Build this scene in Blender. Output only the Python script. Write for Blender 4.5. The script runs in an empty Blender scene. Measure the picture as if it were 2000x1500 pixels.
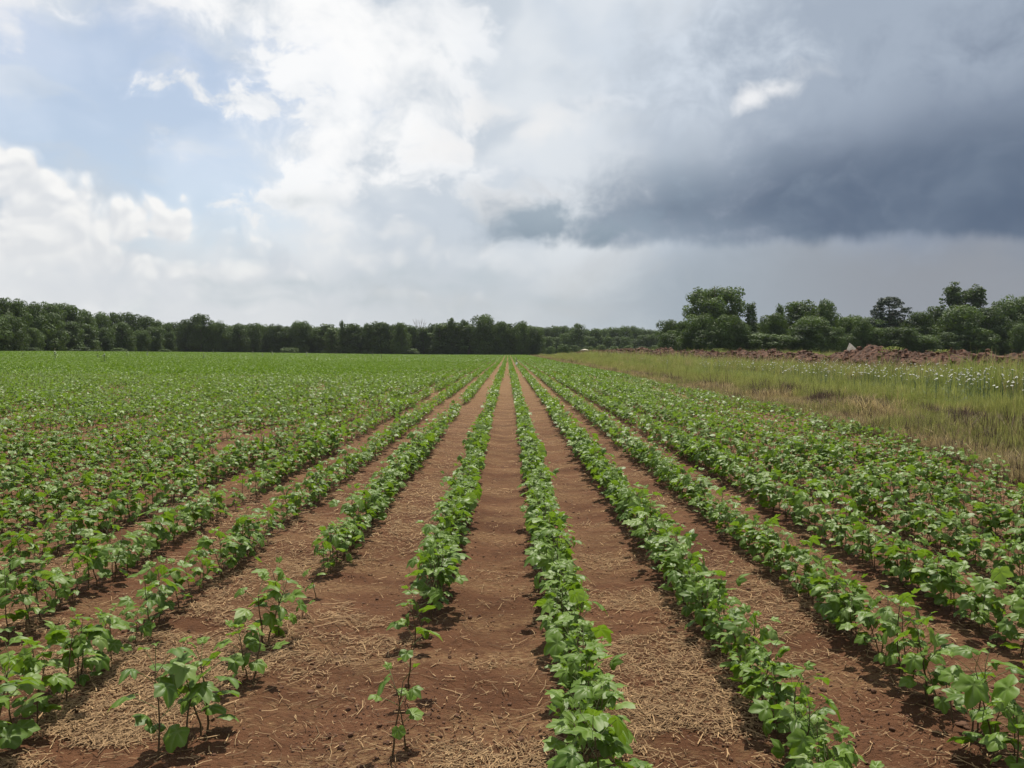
import bpy, math, random
import numpy as np
from mathutils import Vector, Matrix

R = math.radians
rng = np.random.default_rng(7)
random.seed(7)
scene = bpy.context.scene
COL = scene.collection

# ------------------------------------------------------------------ camera
CAM_H = 1.6
F_PX = 1619.0
HORIZON = 686.0
VPX = 992.0
pitch = math.atan((750 - HORIZON) / F_PX)
yaw = math.atan((1000 - VPX) / F_PX)
cam_d = bpy.data.cameras.new('camera')
cam = bpy.data.objects.new('camera', cam_d)
COL.objects.link(cam)
cam.location = (0, 0, CAM_H)
cam.rotation_euler = (math.pi / 2 - pitch, 0, -yaw)
cam_d.sensor_width = 36.0
cam_d.lens = 36.0 * F_PX / 2000.0
cam_d.clip_start = 0.05
cam_d.clip_end = 5000
scene.camera = cam
CAM_M = cam.rotation_euler.to_matrix()


def ray(px, py):
    return CAM_M @ Vector(((px - 1000) / F_PX, (750 - py) / F_PX, -1.0))


def at_depth(px, py, Y):
    d = ray(px, py)
    t = Y / d.y
    return Vector((d.x * t, Y, CAM_H + d.z * t))


# ------------------------------------------------------------------ noise and terrain
_perm = np.random.default_rng(3).random((256, 256))


def vnoise(x, y):
    x = np.asarray(x, float); y = np.asarray(y, float)
    xi = np.floor(x).astype(int); yi = np.floor(y).astype(int)
    fx = x - xi; fy = y - yi
    fx = fx * fx * (3 - 2 * fx); fy = fy * fy * (3 - 2 * fy)
    a = _perm[xi & 255, yi & 255]; b = _perm[(xi + 1) & 255, yi & 255]
    c = _perm[xi & 255, (yi + 1) & 255]; d = _perm[(xi + 1) & 255, (yi + 1) & 255]
    return (a * (1 - fx) + b * fx) * (1 - fy) + (c * (1 - fx) + d * fx) * fy


def fbm(x, y, o=4):
    s = 0; a = .5; t = 0
    for i in range(o):
        s = s + a * vnoise(np.asarray(x) * 2 ** i + 17.3 * i, np.asarray(y) * 2 ** i + 9.1 * i)
        t += a; a *= .5
    return s / t


def sstep(a, b, x):
    t = np.clip((np.asarray(x, float) - a) / (b - a), 0, 1)
    return t * t * (3 - 2 * t)


ROW0, ROW_SP = .336, .773
ROW_FIX = {-1: -.45, -2: -1.27, -3: -2.01, 0: .315, 1: 1.11}


def row_x(k):
    return ROW_FIX.get(k, ROW0 + ROW_SP * k)


def gz(x, y):
    x = np.asarray(x, float); y = np.asarray(y, float)
    s = sstep(0, 150, -x)
    amp = 1.5 - .45 * np.clip((y - 200) / 140, 0, 1)
    z = s * amp
    z = z + sstep(8, 34, x) * sstep(115, 220, y) * .55 - .8 * sstep(14, 32, x) * sstep(26, 54, y) * (1 - sstep(115, 190, y))
    near = 1 - sstep(20, 45, y)
    bed = .018 * np.cos(2 * math.pi * (x - ROW0) / ROW_SP) * (1 - sstep(5, 6.5, x))
    z = z + near * (bed + .03 * (fbm(x * .9, y * .7, 3) - .5) + .024 * (fbm(x * 6 + 40, y * 6, 3) - .5) + .012 * (fbm(x * 17 + 10, y * 17 + 60, 2) - .5))
    z = z + (1 - near) * .25 * (fbm(x * .03 + 5, y * .03, 2) - .5) * sstep(40, 90, y)
    return z


# ------------------------------------------------------------------ mesh helpers
class MB:
    """collects vertices, faces, a tint and a vein value per vertex"""
    def __init__(s):
        s.v = []; s.f = []; s.m = []; s.tint = []; s.vein = []

    def add(s, verts, faces, mat=0, tint=.5, vein=None):
        o = len(s.v)
        s.v += [tuple(p) for p in verts]
        s.f += [tuple(i + o for i in f) for f in faces]
        s.m += [mat] * len(faces)
        s.tint += [tint] * len(verts)
        s.vein += list(vein) if vein is not None else [0.0] * len(verts)

    def tube(s, pts, rads, n=5, mat=0, tint=.5, cap=True):
        vs = []; fs = []
        for i, p in enumerate(pts):
            p = Vector(p)
            d = (Vector(pts[min(i + 1, len(pts) - 1)]) - Vector(pts[max(i - 1, 0)])).normalized()
            a = d.orthogonal().normalized(); b = d.cross(a)
            if i and (a.dot(la) < .2):
                a = (la - d * la.dot(d)).normalized(); b = d.cross(a)
            la = a
            for k in range(n):
                t = 2 * math.pi * k / n
                vs.append(p + (a * math.cos(t) + b * math.sin(t)) * rads[i])
        for i in range(len(pts) - 1):
            for k in range(n):
                k2 = (k + 1) % n
                fs.append((i * n + k, i * n + k2, (i + 1) * n + k2, (i + 1) * n + k))
        if cap:
            fs.append(tuple(range((len(pts) - 1) * n, len(pts) * n)))
        s.add(vs, fs, mat, tint)

    def extend(s, o, mat_map=None, M=None):
        vs = [M @ Vector(p) for p in o.v] if M else o.v
        off = len(s.v)
        s.v += [tuple(p) for p in vs]
        s.f += [tuple(i + off for i in f) for f in o.f]
        s.m += [mat_map[m] if mat_map else m for m in o.m]
        s.tint += o.tint; s.vein += o.vein

    def mesh(s, name, mats, smooth=True):
        me = bpy.data.meshes.new(name)
        me.from_pydata(s.v, [], s.f)
        for m in mats: me.materials.append(m)
        me.polygons.foreach_set('material_index', s.m)
        me.polygons.foreach_set('use_smooth', [smooth] * len(s.f))
        a = me.attributes.new('tint', 'FLOAT', 'POINT'); a.data.foreach_set('value', s.tint)
        a = me.attributes.new('vein', 'FLOAT', 'POINT'); a.data.foreach_set('value', s.vein)
        me.update()
        return me


def np_mesh(name, V, Fq, mats, tint=None, mat_idx=None, smooth=False):
    V = np.asarray(V, np.float32); Fq = np.asarray(Fq, np.int32)
    k = Fq.shape[1]
    me = bpy.data.meshes.new(name)
    me.vertices.add(len(V)); me.vertices.foreach_set('co', V.ravel())
    me.loops.add(Fq.size); me.loops.foreach_set('vertex_index', Fq.ravel())
    me.polygons.add(len(Fq)); me.polygons.foreach_set('loop_start', np.arange(len(Fq), dtype=np.int32) * k)
    for m in mats: me.materials.append(m)
    if mat_idx is not None: me.polygons.foreach_set('material_index', np.asarray(mat_idx, np.int32))
    me.polygons.foreach_set('use_smooth', np.full(len(Fq), smooth))
    if tint is not None:
        a = me.attributes.new('tint', 'FLOAT', 'POINT'); a.data.foreach_set('value', np.asarray(tint, np.float32))
    me.update(calc_edges=True)
    me.validate()
    return me


def cards(P, N, S, asp=1.0, bend=.15):
    """irregular leaf-sized quads at P facing N with half size S"""
    n = len(P)
    N = N / np.linalg.norm(N, axis=1, keepdims=True)
    A = np.cross(N, rng.normal(size=(n, 3))); A /= np.linalg.norm(A, axis=1, keepdims=True) + 1e-9
    B = np.cross(N, A)
    S = S[:, None]
    j = lambda lo, hi: rng.uniform(lo, hi, (n, 1))
    c0 = P + A * S * j(.8, 1.3) + N * S * j(-bend, bend) * 2
    c1 = P + B * S * asp * j(.55, 1.0) + A * S * j(-.3, .3)
    c2 = P - A * S * j(.7, 1.2) + N * S * j(-bend, bend) * 2
    c3 = P - B * S * asp * j(.55, 1.0) + A * S * j(-.3, .3)
    V = np.stack([c0, c1, c2, c3], 1).reshape(-1, 3)
    Fq = np.arange(n * 4).reshape(-1, 4)
    return V, Fq


def link(o, parent=None):
    COL.objects.link(o)
    if parent is not None: o.parent = parent
    return o


def obj(name, me, parent=None, loc=None):
    o = bpy.data.objects.new(name, me)
    if loc is not None: o.location = loc
    return link(o, parent)


def tag(o, label=None, cat=None, group=None, kind=None):
    if label: o['label'] = label
    if cat: o['category'] = cat
    if group: o['group'] = group
    if kind: o['kind'] = kind
    return o


def empty(name, loc, rz=0.0, sc=(1, 1, 1)):
    o = bpy.data.objects.new(name, None)
    o.location = loc; o.rotation_euler = (0, 0, rz); o.scale = sc
    o.empty_display_size = .1
    return link(o)


# ------------------------------------------------------------------ shader node helper
def lin(h):
    h = h.lstrip('#')
    c = [int(h[i:i + 2], 16) / 255 for i in (0, 2, 4)]
    return tuple((x / 12.92 if x <= .04045 else ((x + .055) / 1.055) ** 2.4) for x in c) + (1.0,)


class NG:
    def __init__(s, nt):
        s.nt = nt; nt.nodes.clear()

    def put(s, sock, val):
        if val is None: return
        if hasattr(val, 'is_output'): s.nt.links.new(val, sock)
        else: sock.default_value = val

    def n(s, typ, ins=None, **props):
        nd = s.nt.nodes.new(typ)
        for k, v in props.items(): setattr(nd, k, v)
        for k, v in (ins or {}).items(): s.put(nd.inputs[k], v)
        return nd

    def m(s, op, a, b=None, c=None, clamp=False):
        nd = s.n('ShaderNodeMath', operation=op, use_clamp=clamp)
        s.put(nd.inputs[0], a); s.put(nd.inputs[1], b); s.put(nd.inputs[2], c)
        return nd.outputs[0]

    def vm(s, op, a, b=None, out=0):
        nd = s.n('ShaderNodeVectorMath', operation=op)
        s.put(nd.inputs[0], a)
        if b is not None: s.put(nd.inputs[1], b)
        return nd.outputs[out]

    def mix(s, f, a, b):
        nd = s.n('ShaderNodeMix', data_type='RGBA')
        s.put(nd.inputs[0], f); s.put(nd.inputs[6], a); s.put(nd.inputs[7], b)
        return nd.outputs[2]

    def ss(s, lo, hi, x):
        nd = s.n('ShaderNodeMapRange', interpolation_type='SMOOTHSTEP')
        s.put(nd.inputs[0], x); nd.inputs[1].default_value = lo; nd.inputs[2].default_value = hi
        return nd.outputs[0]

    def noise(s, vec, scale, detail=4, rough=.55, dist=0.0, out=0):
        nd = s.n('ShaderNodeTexNoise', {'Scale': scale, 'Detail': detail, 'Roughness': rough, 'Distortion': dist})
        if vec is not None: s.put(nd.inputs['Vector'], vec)
        return nd.outputs[out]

    def attr(s, name):
        return s.n('ShaderNodeAttribute', attribute_name=name)

    def obj_random(s):
        return s.n('ShaderNodeObjectInfo').outputs['Random']

    def finish(s, shader, disp=None, vol=None):
        o = s.n('ShaderNodeOutputMaterial')
        if shader is not None: s.nt.links.new(shader, o.inputs[0])
        if vol is not None: s.nt.links.new(vol, o.inputs['Volume'])


def new_mat(name):
    m = bpy.data.materials.new(name); m.use_nodes = True
    return m, NG(m.node_tree)


def leaf_mat(name, dark, light, rough=.5, trans=.35, trans_col=None, spec=.4, vein=None, var=.5):
    """two-sided leaf: tint attribute and per-instance random choose between dark and light"""
    m, g = new_mat(name)
    t = g.attr('tint').outputs['Fac']
    r = g.obj_random()
    k = g.m('ADD', t, g.m('MULTIPLY', g.m('SUBTRACT', r, .5), var), clamp=True)
    col = g.mix(k, dark, light)
    if vein:
        col = g.mix(g.m('MULTIPLY', g.attr('vein').outputs['Fac'], .55), col, vein)
    b = g.n('ShaderNodeBsdfPrincipled', {'Base Color': col, 'Roughness': rough, 'Specular IOR Level': spec})
    tc = g.mix(.5, col, trans_col) if trans_col else col
    tr = g.n('ShaderNodeBsdfTranslucent', {'Color': tc})
    mx = g.n('ShaderNodeMixShader', {0: trans, 1: b.outputs[0], 2: tr.outputs[0]})
    g.finish(mx.outputs[0])
    return m


def plain_mat(name, c1, c2, scale=8, rough=.85, bump=0.0, detail=5):
    m, g = new_mat(name)
    tc = g.n('ShaderNodeTexCoord').outputs['Object']
    n = g.noise(tc, scale, detail)
    col = g.mix(g.ss(.3, .7, n), c1, c2)
    b = g.n('ShaderNodeBsdfPrincipled', {'Base Color': col, 'Roughness': rough, 'Specular IOR Level': .25})
    if bump:
        bp = g.n('ShaderNodeBump', {'Strength': bump, 'Height': n})
        g.nt.links.new(bp.outputs[0], b.inputs['Normal'])
    g.finish(b.outputs[0])
    return m


def tint_mat(name, c1, c2, rough=.8, spec=.2, trans=0.0):
    m, g = new_mat(name)
    col = g.mix(g.attr('tint').outputs['Fac'], c1, c2)
    b = g.n('ShaderNodeBsdfPrincipled', {'Base Color': col, 'Roughness': rough, 'Specular IOR Level': spec})
    sh = b.outputs[0]
    if trans:
        tr = g.n('ShaderNodeBsdfTranslucent', {'Color': col})
        sh = g.n('ShaderNodeMixShader', {0: trans, 1: sh, 2: tr.outputs[0]}).outputs[0]
    g.finish(sh)
    return m


M = {}
M['leaf'] = leaf_mat('cotton_leaf', (.044, .098, .007, 1), (.140, .228, .024, 1), rough=.48, trans=.38,
                     trans_col=(.19, .33, .006, 1), spec=.28, vein=(.20, .27, .09, 1), var=.35)
M['stem'] = tint_mat('cotton_stem', (.07, .035, .02, 1), (.09, .13, .04, 1), rough=.6)
M['straw'] = tint_mat('straw', (.09, .052, .027, 1), (.40, .265, .14, 1), rough=.75)
M['clod'] = plain_mat('clod', (.055, .026, .015, 1), (.12, .062, .037, 1), 30, .95, .4)
M['tree'] = leaf_mat('tree_leaves', (.015, .034, .011, 1), (.082, .135, .030, 1), rough=.6, trans=.28,
                     trans_col=(.13, .20, .015, 1), spec=.25, var=.45)
M['pine'] = leaf_mat('pine_needles', (.013, .028, .014, 1), (.034, .058, .03, 1), rough=.6, trans=.12, spec=.25, var=.2)
M['bark'] = plain_mat('bark', (.05, .04, .03, 1), (.12, .10, .08, 1), 3, .9, .3)
M['dead'] = plain_mat('dead_wood', (.17, .15, .13, 1), (.30, .27, .24, 1), 2, .9)
M['g_green'] = leaf_mat('grass_green', (.085, .125, .022, 1), (.32, .35, .09, 1), rough=.6, trans=.48, spec=.25, var=.5)
M['g_tan'] = leaf_mat('grass_dry', (.17, .125, .06, 1), (.50, .40, .20, 1), rough=.7, trans=.4, spec=.2, var=.5)
M['g_olive'] = leaf_mat('grass_olive', (.085, .105, .022, 1), (.36, .36, .11, 1), rough=.65, trans=.45, spec=.2, var=.5)
M['g_brown'] = leaf_mat('weed_brown', (.05, .035, .026, 1), (.14, .095, .07, 1), rough=.8, trans=.1, spec=.15, var=.4)
M['umbel'] = tint_mat('umbel_white', (.42, .43, .36, 1), (.66, .66, .60, 1), rough=.8, trans=.25)
M['corn'] = leaf_mat('corn_leaf', (.030, .060, .022, 1), (.085, .13, .05, 1), rough=.5, trans=.2, spec=.35, var=.3)
M['tassel'] = tint_mat('corn_tassel', (.26, .22, .12, 1), (.36, .31, .18, 1))
M['heap'] = plain_mat('heap_soil', (.024, .0115, .007, 1), (.105, .050, .030, 1), 1.8, .95, .6, 8)
M['heapclod'] = plain_mat('heap_clod', (.030, .015, .009, 1), (.130, .066, .041, 1), 2.5, .95, .4)
M['pale'] = plain_mat('pale_slab', (.58, .50, .40, 1), (.76, .69, .57, 1), 3, .9, .2)
M['wood'] = plain_mat('weathered_board', (.25, .19, .13, 1), (.36, .29, .2, 1), 5, .9)
M['darkpost'] = plain_mat('dark_post', (.03, .03, .03, 1), (.06, .055, .05, 1), 20, .6)
M['whiteflag'] = plain_mat('white_tag', (.75, .75, .75, 1), (.82, .82, .82, 1), 10, .6)


# ------------------------------------------------------------------ ground
def ground_material():
    m, g = new_mat('ground_soil')
    P = g.n('ShaderNodeTexCoord').outputs['Object']
    sep = g.n('ShaderNodeSeparateXYZ', {0: P})
    x, y = sep.outputs[0], sep.outputs[1]
    # soil
    n1 = g.noise(P, 1.1, 5); n2 = g.noise(P, 14, 6, .62); n3 = g.noise(P, 90, 3)
    soil = g.mix(g.ss(.3, .7, n1), (.070, .029, .0125, 1), (.112, .051, .025, 1))
    soil = g.mix(g.m('MULTIPLY', g.ss(.45, .75, n2), .55), soil, (.034, .0145, .007, 1))
    soil = g.mix(g.m('MULTIPLY', g.ss(.60, .72, n3), .35), soil, (.16, .09, .05, 1))
    # chopped straw lying in patches and across the strips
    sv = g.vm('MULTIPLY', P, (1.0, 2.2, 1.0))
    patch = g.noise(sv, 1.0, 4, .6)
    st1 = g.noise(g.vm('MULTIPLY', P, (26, 60, 1)), 1.0, 5, .7, .6)
    strips = g.m('MULTIPLY', g.ss(.42, .62, patch), g.ss(.40, .62, st1))
    far = g.ss(6, 40, y)
    k = g.m('ADD', g.m('MULTIPLY', strips, .66), g.m('MULTIPLY', far, .42), clamp=True)
    k = g.m('MULTIPLY', k, g.m('ADD', .55, g.m('MULTIPLY', st1, .7)))
    fieldc = g.mix(k, soil, (.215, .138, .068, 1))
    # verge: dry thatch over soil, greener farther out
    v1 = g.noise(P, .5, 5); v2 = g.noise(P, 9, 6, .7)
    ver = g.mix(g.ss(.35, .65, v2), (.08, .055, .028, 1), (.19, .14, .065, 1))
    grn = g.mix(g.ss(.35, .65, v2), (.05, .062, .02, 1), (.12, .12, .045, 1))
    ver = g.mix(g.m('MULTIPLY', g.ss(9, 13, x), g.ss(.25, .55, v1)), ver, grn)
    px = g.m('ADD', x, g.m('MULTIPLY', g.m('SUBTRACT', v1, .5), 1.6))
    path = g.m('MULTIPLY', g.m('MULTIPLY', g.ss(10.0, 10.5, px), g.ss(11.9, 11.3, px)), g.ss(28, 22, y))
    ver = g.mix(path, ver, g.mix(g.ss(.4, .65, v2), (.12, .06, .04, 1), (.20, .12, .08, 1)))
    ex = g.m('ADD', x, g.m('MULTIPLY', g.m('SUBTRACT', g.noise(P, 1.6, 4), .5), 1.6))
    col = g.mix(g.ss(6.3, 7.3, ex), fieldc, ver)
    b = g.n('ShaderNodeBsdfPrincipled', {'Base Color': col, 'Roughness': .95, 'Specular IOR Level': .15})
    h = g.m('ADD', g.m('MULTIPLY', n2, 1.0), g.m('MULTIPLY', g.noise(P, 45, 5, .65), .6))
    bp = g.n('ShaderNodeBump', {'Strength': 1.0, 'Distance': .045, 'Height': h})
    g.nt.links.new(bp.outputs[0], b.inputs['Normal'])
    g.finish(b.outputs[0])
    return m


def axis(*segs):
    a = []
    for lo, hi, st in segs:
        a += list(np.arange(lo, hi - 1e-6, st))
    a.append(segs[-1][1])
    return np.array(a)


gx = axis((-600, -200, 25), (-200, -60, 5), (-60, -14, 1.0), (-14, -4, .12), (-4, 4.6, .045), (4.6, 14, .12), (14, 60, 1.0), (60, 200, 5), (200, 600, 25))
gy = axis((-25, 0, 2.5), (0, 1.6, .2), (1.6, 7, .045), (7, 16, .12), (16, 30, .4), (30, 60, 1), (60, 350, 5), (350, 900, 25))
GX, GY = np.meshgrid(gx, gy)
GZ = gz(GX, GY)
V = np.stack([GX, GY, GZ], -1).reshape(-1, 3)
ny, nx = GX.shape
idx = np.arange(ny * nx).reshape(ny, nx)
Fq = np.stack([idx[:-1, :-1], idx[:-1, 1:], idx[1:, 1:], idx[1:, :-1]], -1).reshape(-1, 4)
ground = obj('ground', np_mesh('ground', V, Fq, [ground_material()], smooth=True))
tag(ground, 'red brown soil of the field with dry verge at the side', kind='structure')


# ------------------------------------------------------------------ cotton leaves and plants
OUT_LOBED = [(0, 1.0), (13, .80), (25, .60), (31, .56), (42, .72), (55, .84), (68, .66), (82, .50), (98, .53), (114, .55), (134, .46), (155, .38), (170, .24)]
OUT_ROUND = [(0, 1.0), (13, .93), (25, .86), (31, .82), (42, .84), (55, .86), (68, .78), (82, .70), (98, .66), (114, .62), (134, .55), (155, .44), (170, .26)]
VEIN_ANG = (0, 55, 112)


def leaf_geom(size, lobed, droop, cup, detail, rg):
    """palmate leaf in its own frame: x along the midrib, z up, petiole joins at the origin"""
    half = [(a, l * lobed + r * (1 - lobed)) for (a, l), (_, r) in zip(OUT_LOBED, OUT_ROUND)]
    if detail == 1: half = [half[i] for i in (0, 3, 5, 7, 9, 11)]
    out = half + [(180, .13)] + [(-a, r) for a, r in half[:0:-1]]
    n = len(out)
    rings = (.33, .68, 1.0) if detail == 2 else (1.0,)
    vs = [(0, 0, 0)]; ve = [1.0]
    wob = rg.uniform(-.06, .06, n)
    for q in rings:
        for i, (a, r) in enumerate(out):
            t = math.radians(a)
            rr = r * q * (1 + wob[i] * q)
            x = rr * math.cos(t); y = rr * math.sin(t)
            dv = min(abs(abs(a) - v) for v in VEIN_ANG)
            puff = .085 * min(dv / 22.0, 1.0) * math.sin(math.pi * min(q, .9))
            z = puff - droop * (rr ** 2) * .9 + cup * abs(y) * .55 - .05 * q * q * math.cos(t * 5)
            vs.append((x, y, z))
            ve.append(max(0, 1 - dv / 9.0) * (1.0 if q < .9 else .3))
    fs = []
    for i in range(n):
        fs.append((0, 1 + i, 1 + (i + 1) % n))
    for k in range(len(rings) - 1):
        a = 1 + k * n; b = a + n
        for i in range(n):
            j = (i + 1) % n
            fs.append((a + i, b + i, b + j, a + j))
    vs = [(x * size, y * size, z * size) for x, y, z in vs]
    return vs, fs, ve


def cotton(seed, height, nleaf, detail, leaf=.082, bare=.22):
    rg = np.random.default_rng(seed)
    st = MB(); fo = MB()
    # main stem, slightly crooked
    lx, ly = rg.uniform(-.05, .05, 2)
    npt = 6 if detail == 2 else 3
    wig = rg.uniform(-.006, .006, (npt, 2)); wig[0] = 0
    spts = [(lx * t * t + wig[i][0], ly * t * t + wig[i][1], -.02 + (height + .02) * t) for i, t in enumerate(np.linspace(0, 1, npt))]
    st.tube(spts, list(np.linspace(.0046, .0018, npt)), 5 if detail == 2 else 3, 0, .15)

    def stem_at(t):
        f = t * (npt - 1); i = min(int(f), npt - 2); f -= i
        return Vector(spts[i]).lerp(Vector(spts[i + 1]), f)
    az = rg.uniform(0, 2 * math.pi)
    for i in range(nleaf):
        u = i / max(nleaf - 1, 1)
        t = bare + (1 - bare) * u ** .85
        az += 2.4 + rg.uniform(-.35, .35)
        base = stem_at(min(t, 1))
        mid = math.sin(math.pi * min(.15 + .62 * u, 1))        # longest petioles in the middle
        plen = height * (.12 + .22 * mid) * rg.uniform(.8, 1.2)
        rise = R(rg.uniform(8, 38) + 22 * u)
        d = Vector((math.cos(az) * math.cos(rise), math.sin(az) * math.cos(rise), math.sin(rise)))
        tip = base + d * plen
        k = base + d * plen * .55 + Vector((0, 0, plen * .06))
        st.tube([base, k, tip], [.0016, .0013, .0011], 4 if detail == 2 else 3, 0, .75, cap=False)
        young = u > .80
        size = leaf * (.55 + .62 * mid) * rg.uniform(.70, 1.22)
        if young: size *= rg.uniform(.42, .7)
        lob = float(np.clip(.25 + .85 * u + rg.uniform(-.15, .15), .1, 1)) if i > 1 else .12
        droop = rg.uniform(-.05, .75); cup = rg.uniform(-.15, .5) + (.4 if young else 0)
        vs, fs, ve = leaf_geom(size, lob, droop, cup, detail, rg)
        if rg.random() < .05: ve = [1.0] * len(ve)          # an ageing, paler leaf
        tilt = R(rg.normal(8, 24)) if not young else R(rg.uniform(-60, 5))   # tip down is positive
        roll = R(rg.normal(0, 22))
        Mx = Matrix.Translation(tip) @ Matrix.Rotation(az + rg.uniform(-.4, .4), 4, 'Z') @ Matrix.Rotation(tilt, 4, 'Y') @ Matrix.Rotation(roll, 4, 'X')
        fo.add([Mx @ Vector(p) for p in vs], fs, 0, float(np.clip((.62 if young else .38) + rg.uniform(-.3, .3), 0, 1)), ve)
    return st, fo


def far_chunk(seed, length, ncard, size):
    """a stretch of row for the far field: leaf-sized faces over short stems"""
    rg = np.random.default_rng(seed)
    P = np.stack([rg.normal(0, .092, ncard), rg.uniform(-length / 2, length / 2, ncard),
                  .09 + .23 * rg.beta(2.2, 1.2, ncard)], 1)
    P[:, 2] -= (P[:, 0] / .3) ** 2 * .12
    N = rg.normal(0, .60, (ncard, 3)); N[:, 2] += 1.0
    Vv, Ff = cards(P, N, size * rg.uniform(.7, 1.2, ncard), .95)
    return np_mesh('chunk', Vv, Ff, [M['leaf']], tint=np.repeat(np.clip(rg.normal(.42, .25, ncard), 0, 1), 4))


hi = []
for i in range(16):
    hgt = [.30, .33, .37, .28, .35, .26, .38, .32][i % 8]
    hi.append(cotton(100 + i, hgt, 10 + (i * 3) % 6, 2, [.064, .059, .068, .062, .071][i % 5]))
for i in range(3): hi.append(cotton(140 + i, .29, 4, 2, .055, .45))       # 16-18 spindly
for i in range(3): hi.append(cotton(150 + i, .20, 5, 2, .060, .35))       # 19-21 small
hi_mesh = []
proto_hi = bpy.data.collections.new('cotton_near_shapes')
proto_mid = bpy.data.collections.new('cotton_mid_shapes')
proto_far = bpy.data.collections.new('cotton_far_shapes')
for i, (st, fo) in enumerate(hi):
    hi_mesh.append((st.mesh('cotton_stem', [M['stem']]), fo.mesh('cotton_foliage', [M['leaf']])))
    both = MB(); both.extend(st, [0]); both.extend(fo, [1])
    proto_hi.objects.link(bpy.data.objects.new('near_%02d' % i, both.mesh('cotton_near', [M['stem'], M['leaf']])))
for i in range(12):
    st, fo = cotton(200 + i, [.30, .33, .36, .31][i % 4], 10 + i % 3, 1, .061)
    both = MB(); both.extend(st, [0]); both.extend(fo, [1])
    proto_mid.objects.link(bpy.data.objects.new('mid_%02d' % i, both.mesh('cotton_mid', [M['stem'], M['leaf']])))
for i in range(6):
    proto_far.objects.link(bpy.data.objects.new('far_a%d' % i, far_chunk(300 + i, 1.0, 78, .054)))
for i in range(6):
    proto_far.objects.link(bpy.data.objects.new('far_b%d' % i, far_chunk(320 + i, 2.6, 130, .078)))

# ------------------------------------------------------------------ planting
FIELD_END = 322.0
ROW_START = {6: 6.6, 7: 9.5, 8: 13.5}
plants = []      # x, y, variant, scale


def gap(k, y):
    """thinner stand where the photograph has gaps"""
    g = fbm(np.array([k * 3.7 + 11]), np.array([y * .55 + k * 1.9]), 2)[0]
    return g


explicit = [  # base pixel, variant, scale
    (766, 1490, 16, 1.05), (793, 1476, 17, .95), (799, 1352, 18, 1.0), (812, 1268, 19, 1.15), (826, 1252, 20, 1.2),
    (309, 1486, 2, 1.02), (362, 1466, 19, 1.25), (404, 1436, 5, 1.15), (392, 1440, 18, 1.1), (484, 1342, 7, .8), (494, 1346, 20, 1.1),
    (513, 1262, 0, 1.05), (524, 1258, 3, 1.1), (546, 1250, 6, .95), (617, 1172, 21, .8), (590, 1215, 20, .6)]
for px, py, v, s in explicit:
    d = ray(px, py); t = -CAM_H / d.z
    plants.append((d.x * t, d.y * t, v, s, 2))

MID_Y = 13.0
for k in range(-60, 9):
    X = row_x(k)
    y = 2.25 + random.random() * .1
    y = max(y, (abs(X) - 1.2) / .66, ROW_START.get(k, 0))
    dens = {0: .068, 1: .078, -1: .085, -2: .10, -3: .115, -4: .115}.get(k, .090 if k < 0 else .088)
    while y < 46:
        if (abs(X) - 2.5) / .64 > y:
            y += .1; continue
        st = dens * (1 if y < MID_Y else 1.12) * random.uniform(.6, 1.4)
        y += st
        if k == -1 and y < 4.85: continue
        if k == -2 and y < 5.75: continue
        g = gap(k, y)
        if g < .27 and random.random() < .75: continue
        if k >= 7 and random.random() < .35: continue
        if k <= -3 and g < .40 and random.random() < .30: continue
        if k in (-1, -2) and g < .38 and random.random() < .6: continue
        hs = .68 + .32 * float(fbm(np.array([k * 2.3]), np.array([y * .35]), 2)[0]) + random.uniform(-.17, .17)
        if k in (6, 7, 8): hs *= .9
        if y > 10: hs *= 1.04
        x = X + random.gauss(0, .021) + .03 * (gap(k + 50, y * .7) - .5)
        if y < MID_Y:
            v = random.randrange(16) if random.random() < .93 else random.choice([16, 19, 20, 21])
        else:
            v = random.randrange(12)
        plants.append((x, y, v, hs, 2 if y < MID_Y else 1))


def screen(x, y, z):
    q = CAM_M.transposed() @ (Vector((x, y, z)) - cam.location)
    if q.z > -.1: return None
    return (1000 + F_PX * q.x / -q.z, 750 - F_PX * q.y / -q.z)


cand = []
for i, p in enumerate(plants):
    if p[4] != 2: continue
    z = float(gz(p[0], p[1]))
    s1 = screen(p[0], p[1], z + .30 * p[3]); s0 = screen(p[0], p[1], z)
    if s1 and -40 < s1[0] < 2040 and s1[1] < 1480:
        cand.append((math.hypot(p[0], p[1]), i))
cand.sort()
single = set(i for _, i in cand[:300])

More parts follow.
